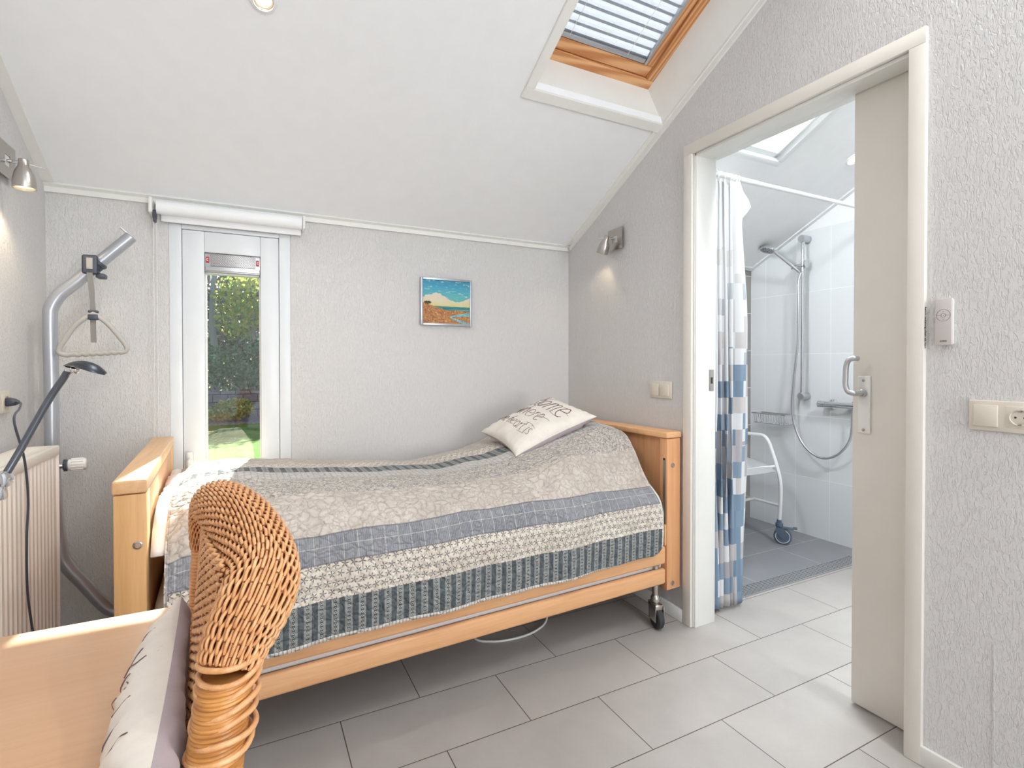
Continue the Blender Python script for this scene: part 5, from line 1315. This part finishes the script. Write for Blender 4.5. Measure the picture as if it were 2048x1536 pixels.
blueish = n.lt(rnd2, n.m('SUBTRACT', 0.66, n.m('MULTIPLY', v, 0.22)))
cc = n.mix(blueish, n.ramp(rnd, [(0.0, C(206, 202, 200)), (0.6, C(176, 174, 180))]), n.ramp(rnd, [(0.0, C(120, 142, 164)), (0.7, C(138, 158, 178))]))
pale = n.sm(v, 1.2, 1.75)
cc = n.mix(n.m('MULTIPLY', pale, 0.7), cc, C(216, 216, 214))
c = n.mix(isc, C(224, 226, 229), cc)
c = n.mix(n.gt(v, 1.84), c, C(225, 227, 230))
n.pbr(c, 0.75, 0, n.bump(n.noise(n.mapv(n.coord(), (30, 30, 30)), 1.0, 3.0), 0.15, 0.004), 0.2); M['curtain'] = n.done()
bm = new(); uvl = bm.loops.layers.uv.new('UVMap'); uvs = {}; rows = []
NU, NV = 170, 64
ZT_, ZB_ = 2.17, 0.022
def cpath(t, h):
    """t 0..1 along the cloth, h 0 top .. 1 bottom"""
    wide = 2.005 + (2.262 + 0.045 * ss(0.0, 0.28, h) - 0.005 * h - 2.005) * t
    fr_ = 5.0
    if t < 0.70:
        k = t / 0.70; ph = 2 * PI * fr_ * k; amp = (0.018 + 0.022 * min(1, h * 2)) 
        x = 2.005 + (wide - 2.005) * 0 + (2.19 + 0.0 * h - 2.005) * k + 0.010 * math.sin(2 * ph + h * 3); y = amp * math.sin(ph + 0.8 * math.sin(h * 4))
    else:
        k = (t - 0.70) / 0.30; x0_ = 2.19
        x1_ = 2.258 + 0.062 * ss(0.0, 0.35, h) - 0.035 * ss(0.55, 1.0, h); x = x0_ + (x1_ - x0_) * k; amp = (0.018 + 0.022 * min(1, h * 2))
        y = -0.012 - 0.028 * math.sin(PI * min(1, k * 0.9 + 0.12)) * (0.5 + 0.5 * min(1, h * 3))
        b_ = amp * math.sin(2 * PI * fr_ + 0.8 * math.sin(h * 4)); y += b_ * (1 - ss(0, 0.35, k))
    x += 0.004 * math.sin(h * 9 + t * 20); y += 0.006 * noise.noise(V((t * 5, h * 3, 0.4)))
    return x, YC + y
for j in range(NV + 1):
    h = j / NV; row = []; L = 0.0; prev = None
    for i in range(NU + 1):
        t = i / NU; x, y = cpath(t, h); z = ZT_ + (ZB_ - ZT_) * h
        z += (0.012 * abs(math.sin(t * PI * 8))) * (1 - ss(0, 0.06, h)) - 0.0
        if h < 0.2 and t > 0.86:        # flared upper corner
            k = (t - 0.86) / 0.14; fl_ = ss(0, 0.045, h) * (1 - ss(0.045, 0.085, h)); x += 0.075 * k * fl_
        p = V((x, y, z)); row.append(bm.verts.new(p)); uvs[row[-1]] = (t * 0.98, z)
    rows.append(row)
for j in range(NV):
    for i in range(NU):
        f = bm.faces.new((rows[j][i], rows[j][i + 1], rows[j + 1][i + 1], rows[j + 1][i]))
        for l in f.loops: l[uvl].uv = uvs[l.vert]
o = obj('shower_curtain', bm, M['curtain'], None, angle=0); tag(o, 'white shower curtain with blue and grey checks getting denser lower down', 'curtain')
md = o.modifiers.new('thick', 'SOLIDIFY'); md.thickness = 0.0012
# small hook seen at the door edge
hk = thing('bathroom_spot', 'small white ceiling spot just showing at the sliding door edge', 'lamp', (3.3, 1.87, zc(1.87) - 0.03))
Th = slopeT(3.3, 1.885) @ Matrix.Rotation(PI, 4, 'X')
bm = new(); lathe(bm, [(0.036, -0.002), (0.036, 0.006), (0.04, 0.01), (0.046, 0.006), (0.048, 0.0)], Th, 28, False, False); obj('rim', bm, M['white_metal'], hk)
bm = new(); lathe(bm, [(0.0365, 0.002), (0.02, 0.004)], Th, 24, False, True); obj('bulb', bm, M['bulb'], hk)

# ------------------------------------------------------------------ garden beyond the window
GZ = -0.12
n = N('lawn_grass'); v = n.coord(); g1 = n.noise(v, 3.0, 4.0); g2 = n.noise(v, 60.0, 3.0, 0.7)
c = n.ramp(n.m('ADD', n.m('MULTIPLY', g1, 0.5), n.m('MULTIPLY', g2, 0.5)), [(0.3, C(58, 100, 28)), (0.5, C(86, 136, 40)), (0.7, C(124, 158, 62))]); n.pbr(c, 0.9, 0, n.bump(g2, 0.6, 0.05), 0.1); M['lawn'] = n.done()
bm = new(); box(bm, -14, 14, YB + 0.21, 34, GZ - 0.1, GZ)
struct(obj('lawn', bm, M['lawn'], keep=True, smooth=False), 'sunny green lawn outside the window', 'lawn')
n = N('garden_soil'); v = n.coord(); g2 = n.noise(v, 18.0, 5.0, 0.7)
n.pbr(n.ramp(g2, [(0.35, C(104, 96, 100)), (0.65, C(176, 170, 172))]), 0.9, 0, n.bump(g2, 0.6, 0.05), 0.1); M['soil'] = n.done()
bm = new(); box(bm, -12, 12, 13.3, 15.4, GZ, GZ + 0.02)
struct(obj('garden_path', bm, M['soil'], keep=True, smooth=False), 'pale soil border in front of the garden wall', 'path')
n = N('stacked_stone'); v = n.coord(); bt = n.node('ShaderNodeTexBrick'); x, y, z = n.sep(v)
n.put(bt.inputs['Vector'], n.comb(x, z, 0.0)); bt.inputs['Scale'].default_value = 1.0; bt.inputs['Brick Width'].default_value = 0.34; bt.inputs['Row Height'].default_value = 0.2
bt.inputs['Mortar Size'].default_value = 0.012; bt.inputs['Color1'].default_value = C(178, 172, 178); bt.inputs['Color2'].default_value = C(146, 142, 152); bt.inputs['Mortar'].default_value = C(84, 84, 96)
n.pbr(n.mix(n.noise(v, 12.0, 4.0), bt.outputs[0], C(150, 140, 140), 'MULTIPLY'), 0.9, 0, n.bump(bt.outputs[1], 0.6, -0.03)); M['stone'] = n.done()
bm = new(); box(bm, -10, 10, 15.0, 15.35, GZ, 0.55); o = obj('garden_wall', bm, M['stone'], None, smooth=False)
tag(o, 'low grey stone retaining wall at the end of the lawn', 'garden wall')

def leafmat(name, cols, trans=0.35):
    n = N(name); oi = n.node('ShaderNodeNewGeometry')
    rnd = oi.outputs['Random Per Island']
    c = n.ramp(rnd, [((i + 0.5) / len(cols), k) for i, k in enumerate(cols)])
    d = n.node('ShaderNodeBsdfDiffuse'); n.put(d.inputs[0], c)
    t = n.node('ShaderNodeBsdfTranslucent'); n.put(t.inputs[0], c)
    g = n.node('ShaderNodeBsdfGlossy'); g.inputs[1].default_value = 0.35
    m1 = n.node('ShaderNodeMixShader'); m1.inputs[0].default_value = trans; n.t.links.new(d.outputs[0], m1.inputs[1]); n.t.links.new(t.outputs[0], m1.inputs[2])
    m2 = n.node('ShaderNodeMixShader'); m2.inputs[0].default_value = 0.08; n.t.links.new(m1.outputs[0], m2.inputs[1]); n.t.links.new(g.outputs[0], m2.inputs[2])
    n.t.links.new(m2.outputs[0], n.out.inputs[0]); return n.done()
M['leaf_lime'] = leafmat('lime_leaves', [C(150, 180, 60), C(196, 206, 86), C(222, 210, 96), C(122, 160, 60)], 0.45)
M['leaf_green'] = leafmat('green_leaves', [C(44, 96, 48), C(64, 124, 56), C(86, 140, 76), C(140, 160, 140)], 0.3)
M['leaf_dark'] = leafmat('dusky_leaves', [C(96, 104, 116), C(122, 128, 138), C(80, 104, 88), C(144, 148, 156), C(118, 130, 100)], 0.3)
M['leaf_shrub'] = leafmat('golden_shrub_leaves', [C(150, 176, 80), C(226, 190, 110), C(214, 206, 130), C(108, 146, 62)], 0.4)
M['bark'] = plain('grey_bark', C(168, 164, 168), 0.9, 0, 20, 0.4)
def foliage(bm, c, r, count, size, seed, shell=0.45):
    rnd = random.Random(seed)
    for _ in range(count):
        d = V((rnd.gauss(0, 1), rnd.gauss(0, 1), rnd.gauss(0, 1))).normalized(); q = shell + (1 - shell) * rnd.random()
        p = V(c) + V((d.x * r[0] * q, d.y * r[1] * q, d.z * r[2] * q))
        a = V((rnd.gauss(0, 1), rnd.gauss(0, 1), rnd.gauss(0, 0.6))).normalized(); b_ = a.orthogonal().normalized(); s = size * rnd.uniform(0.6, 1.3)
        b_ = (Matrix.Rotation(rnd.uniform(0, 6.28), 3, a) @ b_)
        w = b_.cross(a) * s * 0.32
        vs = [bm.verts.new(p - b_ * s * 0.5), bm.verts.new(p + w), bm.verts.new(p + b_ * s * 0.5), bm.verts.new(p - w)]
        bm.faces.new(vs)
def tree(name, label, cat, base, blobs, mat, size, seed, trunk_r, trunk_h, group=None):
    t = thing(name, label, cat, base, group)
    bm = new()
    for k, (c, r, cnt) in enumerate(blobs): foliage(bm, c, r, cnt, size, seed + k)
    obj('foliage', bm, mat, t, smooth=False, fixn=False)
    bm = new(); b0 = V(base)
    tube(bm, [b0, b0 + V((0.05, 0, trunk_h * 0.5)), b0 + V((-0.03, 0.02, trunk_h))], [trunk_r, trunk_r * 0.8, trunk_r * 0.5], 10)
    for k, (c, r, cnt) in enumerate(blobs): tube(bm, [b0 + V((0, 0, trunk_h * 0.55)), (b0 + V((0, 0, trunk_h))).lerp(V(c), 0.45), V(c)], [trunk_r * 0.5, trunk_r * 0.35, trunk_r * 0.15], 7)
    obj('stem', bm, M['bark'], t); return t
tree('deciduous_tree', 'tree with lime yellow leaves behind the garden wall', 'tree', (0.1, 17.4, GZ), [((0.1, 17.2, 3.2), (1.1, 0.9, 0.9), 1500), ((-0.35, 17.1, 2.6), (0.6, 0.7, 0.7), 600), ((0.75, 17.3, 2.3), (0.5, 0.6, 0.5), 450)], M['leaf_lime'], 0.13, 3, 0.1, 2.8)
tree('garden_bush', 'dense green bush rising right behind the stone wall', 'bush', (-0.1, 16.0, GZ), [((-0.05, 16.0, 1.2), (1.0, 0.5, 0.85), 2400), ((0.5, 15.9, 1.5), (0.45, 0.5, 0.7), 900), ((-1.3, 16.1, 1.1), (0.8, 0.5, 0.8), 1300), ((1.7, 16.1, 1.2), (0.9, 0.5, 0.9), 1300)], M['leaf_green'], 0.10, 21, 0.06, 0.9)
tree('ivy_hedge', 'tall dusky hedge of bare twigs closing off the garden', 'hedge', (-0.4, 19.5, GZ), [((x, 19.4, z), (1.2, 0.6, 1.1), 1500) for x in (-6.5, -4.6, -2.8, -1.2, 0.4, 2.0, 3.8, 5.6, 7.4) for z in (0.8, 2.4, 4.0)], M['leaf_dark'], 0.17, 60, 0.12, 3.0)
tree('round_shrub', 'low golden green shrub in front of the stone wall', 'shrub', (-0.42, 14.0, GZ + 0.02), [((-0.35, 14.0, 0.18), (0.46, 0.4, 0.27), 1100), ((-0.65, 13.95, 0.1), (0.32, 0.3, 0.2), 500)], M['leaf_shrub'], 0.075, 90, 0.03, 0.2)
# silver stems at both sides of the view
for k, (x, y) in enumerate(((-1.02, 18.6), (1.05, 18.7))):
    t = thing('tree_trunk', ('slender grey trunk at the left side of the window view', 'slender grey trunk at the right side of the window view')[k], 'trunk', (x, y, GZ), None)
    bm = new(); tube(bm, spline([(x, y, GZ), (x + .04, y, 1.4), (x - .03, y, 2.8), (x + .08, y, 4.6)], 5), [0.13 - 0.004 * i for i in range(16)], 12); obj('bark', bm, M['bark'], t)

# ------------------------------------------------------------------ light
W = bpy.data.worlds.new('daylight'); SC.world = W; W.use_nodes = True
nt = W.node_tree; bg = nt.nodes['Background']
sky_ = nt.nodes.new('ShaderNodeTexSky'); sky_.sky_type = 'NISHITA'; sky_.sun_disc = False; sky_.sun_elevation = math.radians(29); sky_.sun_rotation = math.radians(5); sky_.dust_density = 2.0; sky_.air_density = 1.0
nt.links.new(sky_.outputs[0], bg.inputs[0]); bg.inputs[1].default_value = 0.16
def area(name, loc, target, sx, sy, power, col):
    l = bpy.data.lights.new(name, 'AREA'); l.shape = 'RECTANGLE'; l.size = sx; l.size_y = sy; l.energy = power; l.color = col
    o = bpy.data.objects.new(name, l); COL.objects.link(o); o.location = loc
    o.rotation_euler = (V(target) - V(loc)).to_track_quat('-Z', 'Y').to_euler(); return o
sun = bpy.data.lights.new('sun', 'SUN'); sun.energy = 20.0; sun.angle = math.radians(0.6); sun.color = (1.0, 0.95, 0.86)
so = bpy.data.objects.new('sun', sun); COL.objects.link(so); so.rotation_euler = V((-0.128, -1.0, -0.562)).to_track_quat('-Z', 'Y').to_euler(); so.location = (0.5, 8, 6)
# fill light added at the made-up opening in the wall behind the camera
area('rear_wall_fill', ((GX0 + GX1) / 2, YF - 0.1, (GZ0 + GZ1) / 2), ((GX0 + GX1) / 2 - .9, 0, 2.7), GX1 - GX0 - .05, GZ1 - GZ0 - .05, 62, (0.96, 0.98, 1.0))
# second added fill, shining through the hole cut in the rear slope
p = V((1.0, -1.625, zc(-1.625))) + V((0, -math.sin(ANG), math.cos(ANG))) * 0.06; area('rear_slope_fill', p, p + V((0, math.sin(ANG), -math.cos(ANG))), 1.36, 1.12, 19, (0.92, 0.96, 1.0))
p = V((2.2, -0.1, zc(-0.1) - 0.05)); area('bathroom_fill', p, (3.6, 2.5, 0.9), 0.34, 0.9, 80, (0.95, 0.98, 1.0))  # added fill for the shower wall, out of view and without a fitting
p = V((2.13, 2.3, zc(2.3) - 0.04)); area('shower_fill', p, (3.6, 2.2, 0.7), 0.12, 0.2, 8, (0.96, 0.98, 1.0))  # small added fill for the tiles, hidden from view behind the jamb
p = slopeT((S3X0 + S3X1) / 2, (S3Y0 + S3Y1) / 2, 0.25).translation; area('daylight_bathroom_window', p, p - V((0, math.sin(ANG), math.cos(ANG))), 0.55, 1.1, 78, (0.9, 0.955, 1.0))
def spot(name, loc, d, power, deg, col=(1.0, 0.78, 0.5)):
    l = bpy.data.lights.new(name, 'SPOT'); l.energy = power; l.spot_size = math.radians(deg); l.spot_blend = 0.6; l.color = col; l.shadow_soft_size = 0.02
    o = bpy.data.objects.new(name, l); COL.objects.link(o); o.location = loc; o.rotation_euler = V(d).to_track_quat('-Z', 'Y').to_euler()
spot('wall_lamp_glow', lampA[1], lampA[2], 2.2, 130); spot('wall_lamp_glow', lampB[1], lampB[2], 0.6, 110)
spot('spot_and_fill_glow', Tc @ V((0, 0, 0.02)), (0, -math.sin(ANG) * 0.6, -math.cos(ANG)), 16, 168, (1.0, 0.96, 0.91))
for x_, y_ in ((1.68, 0.35), (1.68, -0.3)):      # two unseen spots added as fill, without fittings
    spot('spot_and_fill_glow', (x_, y_, zc(y_) - 0.03), (0, -math.sin(ANG) * 0.6, -math.cos(ANG)), 32, 165, (1.0, 0.965, 0.93))

# ------------------------------------------------------------------ camera
F_PX = 1032.6
cam = bpy.data.cameras.new('camera'); co = bpy.data.objects.new('camera', cam); COL.objects.link(co)
cam.sensor_fit = 'HORIZONTAL'; cam.sensor_width = 36.0; cam.lens = F_PX / 2048 * 36.0; cam.shift_y = -(768 - 739.36) / 2048
yaw, pitch, roll = math.radians(26.882), math.radians(0.637), math.radians(-0.049)
Fv = V((math.sin(yaw) * math.cos(pitch), math.cos(yaw) * math.cos(pitch), -math.sin(pitch)))
Rv = V((math.cos(yaw), -math.sin(yaw), 0)); Uv = Rv.cross(Fv)
R2 = Rv * math.cos(roll) + Uv * math.sin(roll); U2 = Uv * math.cos(roll) - Rv * math.sin(roll)
mw = Matrix((R2, U2, -Fv)).transposed().to_4x4(); mw.translation = V((0, 0, 1.25)); co.matrix_world = mw
cam.clip_start = 0.02
SC.camera = co
SC.view_settings.view_transform = 'Standard'; SC.view_settings.look = 'None'; SC.view_settings.gamma = 1.0; SC.view_settings.exposure = 0.42
SC.view_settings.use_curve_mapping = False
cy_ = SC.cycles
cy_.use_denoising = True; cy_.max_bounces = 10; cy_.diffuse_bounces = 6; cy_.transparent_max_bounces = 16; cy_.sample_clamp_indirect = 6.0; cy_.caustics_reflective = False; cy_.caustics_refractive = False
